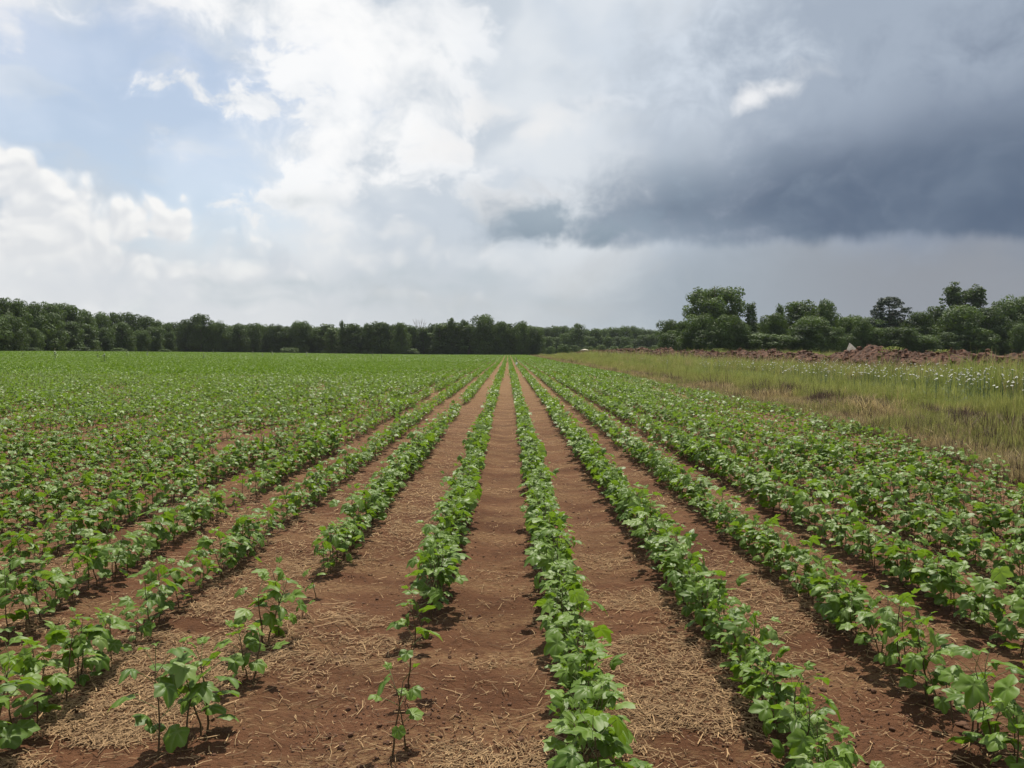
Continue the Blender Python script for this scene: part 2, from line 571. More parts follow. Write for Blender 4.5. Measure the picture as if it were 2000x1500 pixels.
ROWNAME = {0: 'dense row just right of the bare strip', -1: 'thin row just left of the bare strip',
           1: 'second row right of the bare strip', 2: 'third row right of the bare strip', 3: 'fourth row right of the bare strip',
           4: 'fifth row right of the bare strip', 5: 'sixth row right of the bare strip', 6: 'seventh row right of the bare strip',
           7: 'eighth row right of the bare strip', -2: 'second row left of the bare strip', -3: 'third row left of the bare strip',
           -4: 'fourth row left of the bare strip', -5: 'fifth row left of the bare strip', -6: 'sixth row left of the bare strip',
           -7: 'seventh row left of the bare strip', -8: 'eighth row left of the bare strip'}
EXLAB = {0: 'spindly nearly leafless cotton seedling at the very front of the thin left middle row',
         1: 'second spindly cotton seedling beside the frontmost one in the thin middle row',
         2: 'lone sparse cotton seedling with bare stem behind the two spindly front ones',
         3: 'small cotton plant at the front tip of the leafy part of the thin row',
         4: 'small bushy cotton plant just behind the front tip of the thin row',
         5: 'big leaved cotton plant standing frontmost on straw in the second left row',
         6: 'short cotton plant tucked between two bigger ones on straw at front left',
         7: 'tall cotton plant behind the frontmost plant on straw in the second left row',
         8: 'thin cotton seedling leaning by the tall plant on straw at front left',
         9: 'low cotton plant between the front clump and the tall clump on straw',
         10: 'tiny cotton plant right beside the low one on open straw',
         11: 'leafy cotton plant, left stem of the isolated clump on straw',
         12: 'tallest cotton plant in the isolated clump of three on straw',
         13: 'right cotton plant of the isolated clump of three on straw',
         14: 'tiny dark cotton seedling at the gap before the second left row thickens',
         15: 'tiny low cotton seedling alone on straw behind the isolated clump'}
for i in sorted(single, key=lambda i: math.hypot(plants[i][0], plants[i][1])):
    x, y, v, s, _ = plants[i]
    rz = random.uniform(0, 2 * math.pi)
    e = empty('cotton_plant', (x, y, float(gz(x, y))), rz, (s, s, s))
    e.rotation_euler = (random.gauss(0, .08), random.gauss(0, .08), rz)
    obj('stem', hi_mesh[v][0], e); obj('foliage', hi_mesh[v][1], e)
    if i < len(explicit):
        tag(e, EXLAB[i], 'cotton plant', 'sparse cotton plants at the front left')
    else:
        k = round((x - ROW0) / ROW_SP)
        nm = ROWNAME.get(k, 'outermost rows of the field')
        tag(e, 'cotton plant near the front end of the ' + nm, 'cotton plant', 'cotton plants in the ' + nm)


def scatter(name, colls_pts, label, cat=None):
    """one stuff object: points carrying variant, rotation and scale, instanced by geometry nodes"""
    P = np.concatenate([c[1] for c in colls_pts])
    VR = np.concatenate([c[2] for c in colls_pts]).astype(np.int32)
    RT = np.concatenate([c[3] for c in colls_pts]).astype(np.float32)
    SC = np.concatenate([c[4] for c in colls_pts]).astype(np.float32)
    W = np.concatenate([np.full(len(c[1]), i) for i, c in enumerate(colls_pts)]).astype(np.int32)
    me = bpy.data.meshes.new(name)
    me.vertices.add(len(P)); me.vertices.foreach_set('co', P.astype(np.float32).ravel())
    for an, ty, fld, dat in (('variant', 'INT', 'value', VR), ('which', 'INT', 'value', W), ('turn', 'FLOAT_VECTOR', 'vector', RT.ravel()), ('size', 'FLOAT_VECTOR', 'vector', SC.ravel())):
        a = me.attributes.new(an, ty, 'POINT'); a.data.foreach_set(fld, dat)
    me.update()
    o = obj(name, me)
    tag(o, label, cat, kind='stuff')
    ng = bpy.data.node_groups.new(name, 'GeometryNodeTree')
    ng.interface.new_socket('Geometry', in_out='INPUT', socket_type='NodeSocketGeometry')
    ng.interface.new_socket('Geometry', in_out='OUTPUT', socket_type='NodeSocketGeometry')
    N, L = ng.nodes, ng.links
    gi = N.new('NodeGroupInput'); go = N.new('NodeGroupOutput')
    join = N.new('GeometryNodeJoinGeometry')

    def named(nm, ty):
        a = N.new('GeometryNodeInputNamedAttribute'); a.data_type = ty; a.inputs[0].default_value = nm
        return a.outputs[0]
    for i, c in enumerate(colls_pts):
        ci = N.new('GeometryNodeCollectionInfo')
        ci.inputs['Collection'].default_value = c[0]
        ci.inputs['Separate Children'].default_value = True
        ci.inputs['Reset Children'].default_value = True
        iop = N.new('GeometryNodeInstanceOnPoints')
        cmpn = N.new('FunctionNodeCompare'); cmpn.data_type = 'INT'; cmpn.operation = 'EQUAL'
        L.new(named('which', 'INT'), cmpn.inputs[2]); cmpn.inputs[3].default_value = i
        L.new(gi.outputs[0], iop.inputs['Points']); L.new(cmpn.outputs[0], iop.inputs['Selection'])
        L.new(ci.outputs[0], iop.inputs['Instance'])
        iop.inputs['Pick Instance'].default_value = True
        L.new(named('variant', 'INT'), iop.inputs['Instance Index'])
        L.new(named('turn', 'FLOAT_VECTOR'), iop.inputs['Rotation'])
        L.new(named('size', 'FLOAT_VECTOR'), iop.inputs['Scale'])
        L.new(iop.outputs[0], join.inputs[0])
    L.new(join.outputs[0], go.inputs[0])
    md = o.modifiers.new('scatter', 'NODES'); md.node_group = ng
    return o


def pack(x, y, var, sc, tilt=.0, z=None, rz=None):
    x = np.asarray(x, float); y = np.asarray(y, float); n = len(x)
    z = gz(x, y) if z is None else z
    P = np.stack([x, y, z], 1)
    rz = rng.uniform(0, 2 * math.pi, n) if rz is None else rz
    RT = np.stack([rng.normal(0, tilt, n) if tilt else np.zeros(n), rng.normal(0, tilt, n) if tilt else np.zeros(n), rz], 1)
    sc = np.asarray(sc, float)
    SC = np.repeat(sc[:, None], 3, 1) if sc.ndim == 1 else sc
    return P, np.asarray(var), RT, SC


near = [p for i, p in enumerate(plants) if p[4] == 2 and i not in single]
mid = [p for p in plants if p[4] == 1]
a = np.array([p[:4] for p in near]); c_near = (proto_hi,) + pack(a[:, 0], a[:, 1], a[:, 2], a[:, 3], .08)
a = np.array([p[:4] for p in mid]); c_mid = (proto_mid,) + pack(a[:, 0], a[:, 1], a[:, 2], a[:, 3], .08)
fx, fy, fv, fs = [], [], [], []
for k in range(-300, 9):
    X = row_x(k)
    y0 = max(46.0, (abs(X) - 6) / .64)
    if y0 > FIELD_END: continue
    if y0 < 112:
        ys = np.arange(y0, 112, .95) + rng.uniform(-.2, .2)
        fx += list(np.full(len(ys), X)); fy += list(ys); fv += list(rng.integers(0, 6, len(ys)))
    ys = np.arange(max(112, y0), FIELD_END, 2.5) + rng.uniform(-.5, .5)
    fx += list(np.full(len(ys), X)); fy += list(ys); fv += list(rng.integers(6, 12, len(ys)))
fx = np.array(fx) + rng.normal(0, .03, len(fx)); fy = np.array(fy)
keep = fy < FIELD_END - 18 * fbm(fx * .03, fx * 0 + 3.3, 2) + .12 * np.minimum(0, fx)*0
fx, fy, fv = fx[keep], fy[keep], np.array(fv)[keep]
flip = np.where(rng.random(len(fx)) < .5, 0, math.pi)
hs = .85 + .45 * fbm(fx * .25, fy * .08, 3)
c_far = (proto_far,) + pack(fx, fy, fv, np.stack([np.full(len(fx), 1.0), np.full(len(fx), 1.0), hs], 1), rz=flip)
scatter('cotton_crop', [c_near, c_mid, c_far], 'green cotton crop in long straight rows running to the treeline')

# ------------------------------------------------------------------ straw and clods on the soil
def straw_litter():
    n = 420000
    y = 1 / rng.uniform(1 / 26.0, 1 / 1.9, n)
    x = rng.uniform(-1, 1, n) * (.68 * y + .6)
    ok = x < 6.6
    x, y = x[ok], y[ok]
    pm = fbm(x * 1.15 + 30, y * 1.9 + 7, 4)
    row = (x - ROW0) / ROW_SP
    amt = np.interp(x, [-2.2, -1.95, -1.35, -1.15, -.55, -.4, .2, .45, 1.0, 1.2, 1.9], [.75, 1.05, 1.0, .66, .52, .28, .25, .55, .72, .62, .7])
    amt = amt * np.where((y > 6) & (x > -1.2) & (x < .4), 1 + sstep(6, 12, y) * 1.6, 1)
    p = sstep(.66 - .26 * amt, .77 - .26 * amt, pm) * np.minimum(.25 + amt * .5, .8) + .045
    ok = rng.random(len(x)) < p
    x, y = x[ok], y[ok]; n = len(x)
    L = np.exp(rng.normal(math.log(.026), .78, n)).clip(.008, .19)
    W = rng.uniform(.0008, .0026, n) * (1 + (y > 7) * .7)
    az = rng.uniform(0, 2 * math.pi, n); el = np.abs(rng.normal(0, .16, n)) * (L < .1)
    d = np.stack([np.cos(az) * np.cos(el), np.sin(az) * np.cos(el), np.sin(el)], 1)
    s = np.stack([-np.sin(az), np.cos(az), np.zeros(n)], 1)
    z = gz(x, y) + rng.uniform(.003, .016, n)
    c = np.stack([x, y, z], 1) + d * 0
    bend = s * (rng.normal(0, .10, n) * L)[:, None]
    up = np.zeros((n, 3)); up[:, 2] = W * .8
    e0 = c - d * (L / 2)[:, None]; e0[:, 2] = z
    m_ = c + bend; m_[:, 2] += np.sin(el) * L * .5
    e1 = c + d * (L / 2)[:, None]; e1[:, 2] = z + np.sin(el) * L
    w = s * W[:, None]
    # roof-shaped ribbon: left edge, ridge, right edge at three stations
    rowsv = []
    for q in (e0, m_, e1):
        rowsv += [q - w, q + up, q + w]
    Vv = np.stack(rowsv, 1).reshape(-1, 3)
    b = (np.arange(n) * 9)[:, None]
    Ff = np.concatenate([b + np.array(t) for t in ([0, 1, 4, 3], [1, 2, 5, 4], [3, 4, 7, 6], [4, 5, 8, 7])], 0)
    tint = np.repeat(np.clip(rng.normal(.50, .25, n), 0, 1), 9)
    o = obj('straw_litter', np_mesh('straw_litter', Vv, Ff, [M['straw']], tint=tint))
    tag(o, 'chopped tan straw and stalk litter lying between the crop rows', kind='stuff')


straw_litter()


def rock_mesh(name, seed, mat, sub=1, rough=.28):
    import bmesh
    rg = np.random.default_rng(seed)
    bm = bmesh.new(); bmesh.ops.create_icosphere(bm, subdivisions=sub, radius=1)
    sc = rg.uniform(.65, 1.2, 3)
    for v in bm.verts:
        f = 1 + rg.uniform(-rough, rough)
        v.co = Vector((v.co.x * sc[0] * f, v.co.y * sc[1] * f, v.co.z * sc[2] * f * .75))
    me = bpy.data.meshes.new(name); bm.to_mesh(me); bm.free()
    me.materials.append(mat)
    return me


clods = bpy.data.collections.new('clod_shapes')
for i in range(6): clods.objects.link(bpy.data.objects.new('clod_%d' % i, rock_mesh('clod', 500 + i, M['clod'], 2, .16)))
n = 26000
cy = 1 / rng.uniform(1 / 18.0, 1 / 1.9, n); cx = rng.uniform(-1, 1, n) * (.68 * cy + .5)
ok = (cx < 6.8) & (rng.random(n) < sstep(.3, .7, fbm(cx * 2 + 3, cy * 2, 3)) + .1)
cx, cy = cx[ok], cy[ok]
cs = np.exp(rng.normal(math.log(.0042), .5, len(cx))).clip(.0015, .022)
scatter('soil_clods', [(clods,) + pack(cx, cy, rng.integers(0, 6, len(cx)), cs, .4, gz(cx, cy) + cs * .3)], 'small red brown soil clods scattered over the bare strips')

# ------------------------------------------------------------------ grass and weeds beyond the crop
def tuft(seed, mat, nb, h, spread, lean, w):
    rg = np.random.default_rng(seed)
    V_, T_ = [], []
    for i in range(nb):
        b = np.array([rg.normal(0, spread), rg.normal(0, spread), -.02])
        a = rg.uniform(0, 2 * math.pi); hh = h * rg.uniform(.45, 1.1); l = abs(rg.normal(0, lean)) * hh
        d = np.array([math.cos(a), math.sin(a), 0]); s = np.array([-d[1], d[0], 0]) * w * rg.uniform(.6, 1.2)
        m_ = b + d * l * .35 + np.array([0, 0, hh * .6]); t = b + d * l + np.array([0, 0, hh * (1 - .2 * l / hh)])
        V_ += [b - s, b + s, m_ + s * .8, m_ - s * .8, t + s * .15, t - s * .15]
        T_ += [float(np.clip(rg.normal(.45, .25), 0, 1))] * 6
    b = (np.arange(nb) * 6)[:, None]
    Ff = np.concatenate([b + np.array([0, 1, 2, 3]), b + np.array([3, 2, 4, 5])], 0)
    return np_mesh('tuft', np.array(V_), Ff, [mat], tint=T_)


tufts = bpy.data.collections.new('grass_shapes')
kinds = [('a_dry', 'g_tan', 36, .26, .10, .55, .0032), ('b_green', 'g_green', 40, .42, .13, .45, .0042), ('c_olive', 'g_olive', 38, .62, .14, .35, .0045),
         ('d_brown', 'g_brown', 40, .30, .13, .5, .0045), ('e_tall', 'g_tan', 30, .75, .14, .25, .0038), ('f_tallgreen', 'g_green', 34, .8, .16, .4, .006)]
for j, (nm, mt, nb, h, sp, le, w) in enumerate(kinds):
    for q in range(3):
        tufts.objects.link(bpy.data.objects.new('%s_%d' % (nm, q), tuft(600 + j * 10 + q, M[mt], nb, h, sp, le, w)))


def meadow():
    n = 120000
    y = np.concatenate([1 / rng.uniform(1 / 60.0, 1 / 8.0, n), rng.uniform(45, 260, n // 2)])
    n = len(y)
    x = 5.4 + rng.random(n) ** 1.25 * np.minimum(.66 * y + 3 - 5.4, 62)
    edge = 6.9 + 1.3 * (fbm(x * 0 + 3, y * .35, 3) - .5) - sstep(16, 6, y) * 1.1
    ok = (x > edge) & (x < .68 * y + 3)
    x, y, edge = x[ok], y[ok], edge[ok]; n = len(x)
    e = x - edge                                            # metres beyond the last crop row
    w1 = fbm(x * .35, y * .16 + 9, 3); w2 = fbm(x * .9 + 50, y * .45, 3); r = rng.random(n)
    var = np.zeros(n, int)
    wob = (w1 - .5) * 3
    ee = e + wob
    # bands parallel to the rows: dry stubble, dark dead weeds, short green, tall flowering weeds
    var = np.where(ee < 2.3, np.where(r < .70 - .5 * (w2 > .55), 0, np.where(r < .85, 2, 3)), var)
    dark = (ee >= 2.2 + (w2 - .5) * 2) & (ee < 3.6 + (w2 - .5) * 2.5) & (y > 15) & (y < 26 + 10 * w2) & (w2 > .42)
    var = np.where(dark, np.where(r < .75, 3, 0), var)
    mid_ = (ee >= 2.3) & ~dark & (ee < 9)
    var = np.where(mid_, np.where(w2 > .50, np.where(r < .7, 1, 2), np.where(r < .45, 2, np.where(r < .75, 1, 0))), var)
    tall = ee >= 9
    var = np.where(tall, np.where(w2 > .56, np.where(r < .6, 5, 2), np.where(r < .45, 2, np.where(r < .72, 4, 5))), var)
    path = (x > 10.2) & (x < 11.6) & (y < 25) & (w1 > .25)
    keep = ~(path & (r < .93))
    keep &= ~((ee < 1.0) & (rng.random(n) < .35))
    sc = (.75 + .5 * w1) * rng.uniform(.75, 1.25, n)
    sc = np.where(var == 1, sc * np.where(ee < 5, .55, .85), sc)
    sc = np.where(var == 2, sc * np.where(ee < 2.3, .42, np.where(ee < 9, .6, 1.0)), sc)
    sc = sc * (1 + .45 * sstep(30, 110, y)) * (.45 + 1.2 * fbm(x * .6 + 80, y * .4, 3) ** 1.3) * np.where(rng.random(n) < .06, 1.5, 1)
    hx = np.interp(-y, [-262, -190, -140, -108, -84, -70, -62, -54, -48], [22.5, 26.5, 31, 36, 41.5, 47, 53, 62, 72])
    sc = sc * (1 - .5 * sstep(10, 3, np.abs(x - hx)))
    x, y, var, sc = x[keep], y[keep], var[keep], sc[keep]
    scatter('meadow_grass', [(tufts,) + pack(x, y, var * 3 + rng.integers(0, 3, len(x)), sc, .08)], 'rough grass, dry on the field edge and green and tall farther out')


meadow()

# white umbel flowers: the 300 that show largest as things, the rest as one mass
def flower(seed, h):
    rg = np.random.default_rng(seed)
    st = MB(); um = MB()
    lean = rg.uniform(-.08, .08, 2)
    top = Vector((lean[0], lean[1], h))
    st.tube([(0, 0, -.02), (lean[0] * .4, lean[1] * .4, h * .6), top], [.005, .004, .003], 4, 0, .8)
    for q in range(3):
        a = rg.uniform(0, 6.28); z = h * rg.uniform(.15, .6); d = Vector((math.cos(a), math.sin(a), .7))
        p = Vector((lean[0] * .3, lean[1] * .3, z))
        st.tube([p, p + d * .12], [.006, .002], 3, 0, .9)
    tl = rg.uniform(.1, .9)
    r0 = rg.uniform(.015, .034)
    for q in range(14):
        a = q * 2.4; rr = r0 * math.sqrt((q + .5) / 14)
        c = top + Vector((math.cos(a) * rr, math.sin(a) * rr, .02 - rr * .12))
        st.tube([top - Vector((0, 0, .02)), c], [.0014, .001], 3, 0, .9, cap=False)
        k = r0 * .34
        vs = [c + Vector((math.cos(t) * k, math.sin(t) * k, rg.uniform(-.004, .004))) for t in np.linspace(0, 2 * math.pi, 6)[:-1]] + [c + Vector((0, 0, .008))]
        vs = [top + Matrix.Rotation(tl, 3, 'X') @ (p_ - top) for p_ in vs]
        um.add(vs, [(i, (i + 1) % 5, 5) for i in range(5)], 0, float(rg.uniform(.2, 1)))
    return st, um


fl = [flower(700 + i, h) for i, h in enumerate((.75, .85, .95, 1.05, .8, .9))]
fl_mesh = [(a.mesh('flower_stem', [M['corn']]), b.mesh('flower_umbel', [M['umbel']])) for a, b in fl]
flc = bpy.data.collections.new('flower_shapes')
for i, (a, b) in enumerate(fl):
    bo = MB(); bo.extend(a, [0]); bo.extend(b, [1])
    flc.objects.link(bpy.data.objects.new('flower_%d' % i, bo.mesh('flower', [M['corn'], M['umbel']])))
n = 15000
y = 1 / rng.uniform(1 / 95.0, 1 / 17.0, n); x = 10.5 + 44 * rng.random(n) ** 1.8
pr = np.maximum(sstep(.36, .74, fbm(x * .22 + 4, y * .12, 4)), .16) * sstep(10.6, 14, x) * (1 - .6 * sstep(50, 90, y))
ok = (x < .66 * y + 1) & (rng.random(n) < pr * .42)
x, y = x[ok], y[ok]
order = np.argsort(np.hypot(x, y))
vis = [i for i in order if x[i] < .615 * y[i]][:300]
for i in vis:
    v = random.randrange(6); s = random.uniform(.85, 1.15)
    e = empty('wildflower', (x[i], y[i], float(gz(x[i], y[i]))), random.uniform(0, 6.28), (s, s, s))
    obj('stem', fl_mesh[v][0], e); obj('umbel', fl_mesh[v][1], e)
    tag(e, 'small white flat topped wildflower on a thin stem in the tall meadow grass', 'wildflower', 'white wildflowers in the meadow')
rest = np.array([i for i in order if i not in set(vis)])
scatter('wildflower_drift', [(flc,) + pack(x[rest], y[rest], rng.integers(0, 6, len(rest)), rng.uniform(.8, 1.15, len(rest)), .06)],
        'distant drift of tiny white wildflowers in the meadow grass')

# ------------------------------------------------------------------ long heap of dug soil
def heap():
    path = [(22.5, 262), (26.5, 190), (31, 140), (36, 108), (41.5, 84), (47, 70), (53, 62), (62, 54), (72, 48)]
    hts = [1.1, 1.7, 2.05, 2.3, 2.35, 2.4, 2.65, 3.2, 3.5]
    seg = [0]
    for a, b in zip(path, path[1:]): seg.append(seg[-1] + math.dist(a, b))
    Lt = seg[-1]
    ns = int(Lt / .30); nw = 26
    s = np.linspace(0, Lt, ns)
    X = np.interp(s, seg, [p[0] for p in path]); Y = np.interp(s, seg, [p[1] for p in path]); H = np.interp(s, seg, hts)
    X = np.convolve(np.pad(X, 20, 'edge'), np.ones(41) / 41, 'valid'); Y = np.convolve(np.pad(Y, 20, 'edge'), np.ones(41) / 41, 'valid')
    tx, ty = np.gradient(X), np.gradient(Y); l = np.hypot(tx, ty); nxv, nyv = ty / l, -tx / l
    w = np.linspace(-1, 1, nw)
    HW = 1.5 + H * 1.1
    PX = X[:, None] + nxv[:, None] * HW[:, None] * w[None]; PY = Y[:, None] + nyv[:, None] * HW[:, None] * w[None]
    lump = .75 + .5 * fbm(s * .22 + 3, s * 0 + 1, 3)
    prof = (1 - np.abs(w) ** 1.7)
    big = fbm(PX * .55, PY * .55, 3); fine = fbm(PX * 2.1 + 9, PY * 2.1, 4)
    Z = H[:, None] * lump[:, None] * prof[None] * (.72 + .55 * big) + (fine - .45) * .55 * np.minimum(prof * 2, 1)[None] * np.minimum(H[:, None], 1.2)
    PXj = PX + (fbm(PX * 3, PY * 3 + 20, 3) - .5) * .5; PYj = PY + (fbm(PX * 3 + 70, PY * 3, 3) - .5) * .5
    Z = Z + gz(PX, PY) - .12
    Vv = np.stack([PXj, PYj, Z], -1).reshape(-1, 3)
    idx = np.arange(ns * nw).reshape(ns, nw)
    Ff = np.stack([idx[:-1, :-1], idx[1:, :-1], idx[1:, 1:], idx[:-1, 1:]], -1).reshape(-1, 4)
    root = empty('soil_heap', (0, 0, 0))
    obj('mound', np_mesh('heap', Vv, Ff, [M['heap']], smooth=False), root)
    tag(root, 'long rough heap of dug brown soil clods along the far side of the meadow', 'soil heap')
    # loose lumps over the heap, one mass of clods on it
    shapes = [rock_mesh('lump', 800 + i, M['heapclod'], 1, .3) for i in range(5)]
    vs0 = [np.array([v.co[:] for v in m_.vertices]) for m_ in shapes]
    fs0 = [np.array([p.vertices[:] for p in m_.polygons]) for m_ in shapes]
    nL = 9000
    si = rng.integers(0, ns, nL); wi = rng.integers(2, nw - 2, nL)
    ctr = Vv.reshape(ns, nw, 3)[si, wi]
    r = np.exp(rng.normal(math.log(.10), .62, nL)).clip(.03, .38)
    VV, FF, o = [], [], 0
    for i in range(nL):
        q = rng.integers(0, 5); t = rng.uniform(0, 6.28); c_, s_ = math.cos(t), math.sin(t)
        a = vs0[q] * r[i]
        a = np.stack([a[:, 0] * c_ - a[:, 1] * s_, a[:, 0] * s_ + a[:, 1] * c_, a[:, 2]], 1) + ctr[i] + np.array([0, 0, r[i] * .2])
        VV.append(a); FF.append(fs0[q] + o); o += len(a)
    lo = obj('lumps', np_mesh('lumps', np.concatenate(VV), np.concatenate(FF), [M['heapclod']]), root)
    lo['kind'] = 'stuff'
    return Vv.reshape(ns, nw, 3)


HEAP = heap()


def heap_top(px):
    """highest heap point near an image column"""
    best = None
    for row in HEAP:
        for p in row[6:20:2]:
            sx = screen(*p)
            if sx and abs(sx[0] - px) < 4 and (best is None or p[2] > best[2]): best = p
    return best


# pale broken slab, leaning board and a small pale stone on the heap
hp = heap_top(1660)
mb = MB()
wS = hp[1] * 24 / F_PX; hS = hp[1] * 17 / F_PX
pr = [(-.46 * wS, 0), (.54 * wS, 0), (.24 * wS, .44 * hS), (-.10 * wS, .86 * hS), (-.27 * wS, 1.02 * hS), (-.36 * wS, .52 * hS)]
fr = [(x_, -.12, z_) for x_, z_ in pr]; bk = [(x_ * .9, .16, z_ * .95) for x_, z_ in pr]
mb.add(fr + bk, [tuple(range(5, -1, -1)), tuple(range(6, 12))] + [(i, (i + 1) % 6, 6 + (i + 1) % 6, 6 + i) for i in range(6)])
o = obj('broken_slab', mb.mesh('broken_slab', [M['pale']], smooth=False), None, (hp[0], hp[1], hp[2] - .12))
o.rotation_euler = (R(-14), R(6), R(-20))
tag(o, 'pale pointed broken slab standing up out of the soil heap', 'slab')
q = at_depth(1630, 708, hp[1] - 2.2)
mb = MB()
mb.tube([(-.45, 0, -.32), (0, .05, .02), (.45, .12, .36)], [.05, .055, .04], 6)
o = obj('loose_board', mb.mesh('loose_board', [M['wood']], smooth=False), None, q)
tag(o, 'weathered stick leaning on the front of the soil heap below the pale slab', 'stick')
hp2 = heap_top(1138)
if hp2 is not None:
    o = obj('pale_stone', rock_mesh('pale_stone', 77, M['pale'], 2, .2), None, (hp2[0], hp2[1], hp2[2] + .1))
    o.scale = (1.0, .6, .45)
    tag(o, 'pale stone lying at the far low end of the soil heap', 'stone')

# green weeds sprouting behind and on the heap
def weed(seed, nb, h):
    rg = np.random.default_rng(seed)
    n_ = nb
    P = np.stack([rg.normal(0, .35, n_), rg.normal(0, .3, n_), h * rg.beta(1.5, 1.2, n_)], 1)
    N_ = rg.normal(0, .6, (n_, 3)); N_[:, 2] += .8
    Vv, Ff = cards(P, N_, rg.uniform(.05, .10, n_), .6)
    return np_mesh('weed_leaves', Vv, Ff, [M['g_green']], tint=np.repeat(np.clip(rg.normal(.4, .25, n_), 0, 1), 4))


def weed_stem(seed, h):
    rg = np.random.default_rng(seed); mb = MB()
    for i in range(7):
        a, b = rg.normal(0, .3, 2)
        mb.tube([(a * .3, b * .3, -.1), (a * .7, b * .7, h * .5), (a, b, h * rg.uniform(.7, 1))], [.012, .009, .004], 4, 0, .8)
    return mb.mesh('weed_stem', [M['stem']])


for j, (px, lab) in enumerate(((1400, 'green weed clump sprouting on the heap crest below the tall round tree'), (1745, 'green weed clump on the heap crest just right of the pale slab'),
                               (1840, 'small green weed clump on the heap crest below the twin topped tree'))):
    p = heap_top(px)
    e = empty('weed_clump', (p[0], p[1], p[2] - .1)); obj('leaves', weed(900 + j, 160, .55), e); obj('stem', weed_stem(910 + j, .55), e)
    e.scale = (1.6, 1, [.9, 1.1, .6][j])
    tag(e, lab, 'weed', 'green weeds on the soil heap')

# ------------------------------------------------------------------ stray corn stalks and the row marker
def corn(seed, h, bushy):
    rg = np.random.default_rng(seed)
    st = MB(); lf = MB(); ta = MB()
    st.tube([(0, 0, -.03), (.01, 0, h * .5), (.03, .01, h * .92)], [.034, .028, .014], 6, 0, .9)
    az = rg.uniform(0, 6.28)
    for i in range(bushy):
        z = h * (.15 + .7 * i / bushy); az += math.pi + rg.uniform(-.5, .5)
        L = h * rg.uniform(.26, .42); d = Vector((math.cos(az), math.sin(az), 0)); s = Vector((-d.y, d.x, 0))
        vs = []; fs = []
        for q in range(6):
            t = q / 5
            c = Vector((.01, 0, z)) + d * L * t * .85 + Vector((0, 0, L * (.75 * t - .95 * t * t)))
            w = .085 * (1 - t ** 2) + .004
            vs += [c - s * w + Vector((0, 0, .012)), c, c + s * w + Vector((0, 0, .012))]
            if q:
                o_ = (q - 1) * 3
                fs += [(o_, o_ + 1, o_ + 4, o_ + 3), (o_ + 1, o_ + 2, o_ + 5, o_ + 4)]
        lf.add(vs, fs, 0, float(rg.uniform(.2, .8)))
    for i in range(7):
        a = rg.uniform(0, 6.28); b = Vector((.03, .01, h * .92))
        ta.tube([b, b + Vector((math.cos(a) * .03, math.sin(a) * .03, h * .05)), b + Vector((math.cos(a) * .07, math.sin(a) * .07, h * .09))], [.006, .006, .003], 4, 0, .5)
    return st.mesh('stalk', [M['stem']]), lf.mesh('corn_leaves', [M['corn']], True), ta.mesh('tassel', [M['tassel']])


stalks = [  # base px, height px, label
    (45, 701, 11, 'thin corn stalk standing above the crop, first from the field\'s left edge'),
    (108, 705, 20, 'tall tasselled corn stalk rising above the crop near the left treeline'),
    (191, 702, 8, 'tiny corn stalk just left of the leafiest corn stalk'),
    (204, 711, 20, 'leafiest corn stalk standing in the crop, nearest of the stray ones'),
    (248, 700, 12, 'pale leafy corn stalk just right of the leafiest corn stalk'),
    (288, 698, 12, 'straight thin corn stalk under the low end of the left wood'),
    (398, 704, 12, 'corn stalk under the broad treetop right of the treeline notch'),
    (417, 692, 6, 'tiny distant corn stalk against dark trees right of the treeline notch'),
    (494, 695, 6, 'tiny distant corn stalk, left one of a far pair'),
    (513, 700, 8, 'short corn stalk between two tiny distant ones'),
    (532, 695, 6, 'tiny distant corn stalk, right one of a far pair'),
    (599, 697, 7, 'small far corn stalk on the skyline edge of the crop'),
    (656, 697, 6, 'small far corn stalk left of the pair of corn stalks'),
    (728, 698, 6, 'small corn stalk, left one of the pair before the dark trees'),
    (745, 702, 8, 'corn stalk, right and taller one of the pair before the dark trees')]
for j, (px, py, hp_, lab) in enumerate(stalks):
    # distance from the ground line: step along the ray until it meets the terrain
    d = ray(px, py); Y = 40.0
    while Y < 300:
        q = at_depth(px, py, Y)
        if q.z <= float(gz(q.x, q.y)) + .05: break
        Y += .5
    Y = min(Y, 235)
    q = at_depth(px, py, Y); h = max(1.0, (hp_ + 5) / F_PX * Y)
    a, b, c = corn(950 + j, h, 12 if j == 3 else 8)
    e = empty('corn_stalk', (q.x, q.y, float(gz(q.x, q.y))), random.uniform(0, 6))
    obj('stalk', a, e); obj('leaves', b, e); obj('tassel', c, e)
    tag(e, lab, 'corn stalk', 'stray corn stalks in the cotton')

q = at_depth(1009, 712, 88.0)
e = empty('marker_stake', (q.x, q.y, float(gz(q.x, q.y))))
mb = MB(); mb.tube([(0, 0, -.05), (.01, 0, .5), (0, 0, .92)], [.03, .028, .028], 6); obj('post', mb.mesh('post', [M['darkpost']]), e)
mb = MB()
vs = [(-.10, -.045, .25), (.10, -.045, .27), (.12, -.04, .50), (-.09, -.05, .52)]; vs += [(a_, b_ + .012, c_) for a_, b_, c_ in vs]
mb.add(vs, [(0, 1, 2, 3), (7, 6, 5, 4), (0, 4, 5, 1), (1, 5, 6, 2), (2, 6, 7, 3), (3, 7, 4, 0)])
obj('tag', mb.mesh('tag', [M['whiteflag']], False), e)
tag(e, 'thin dark marker stake with a white tag at the far end of a cotton row', 'stake')


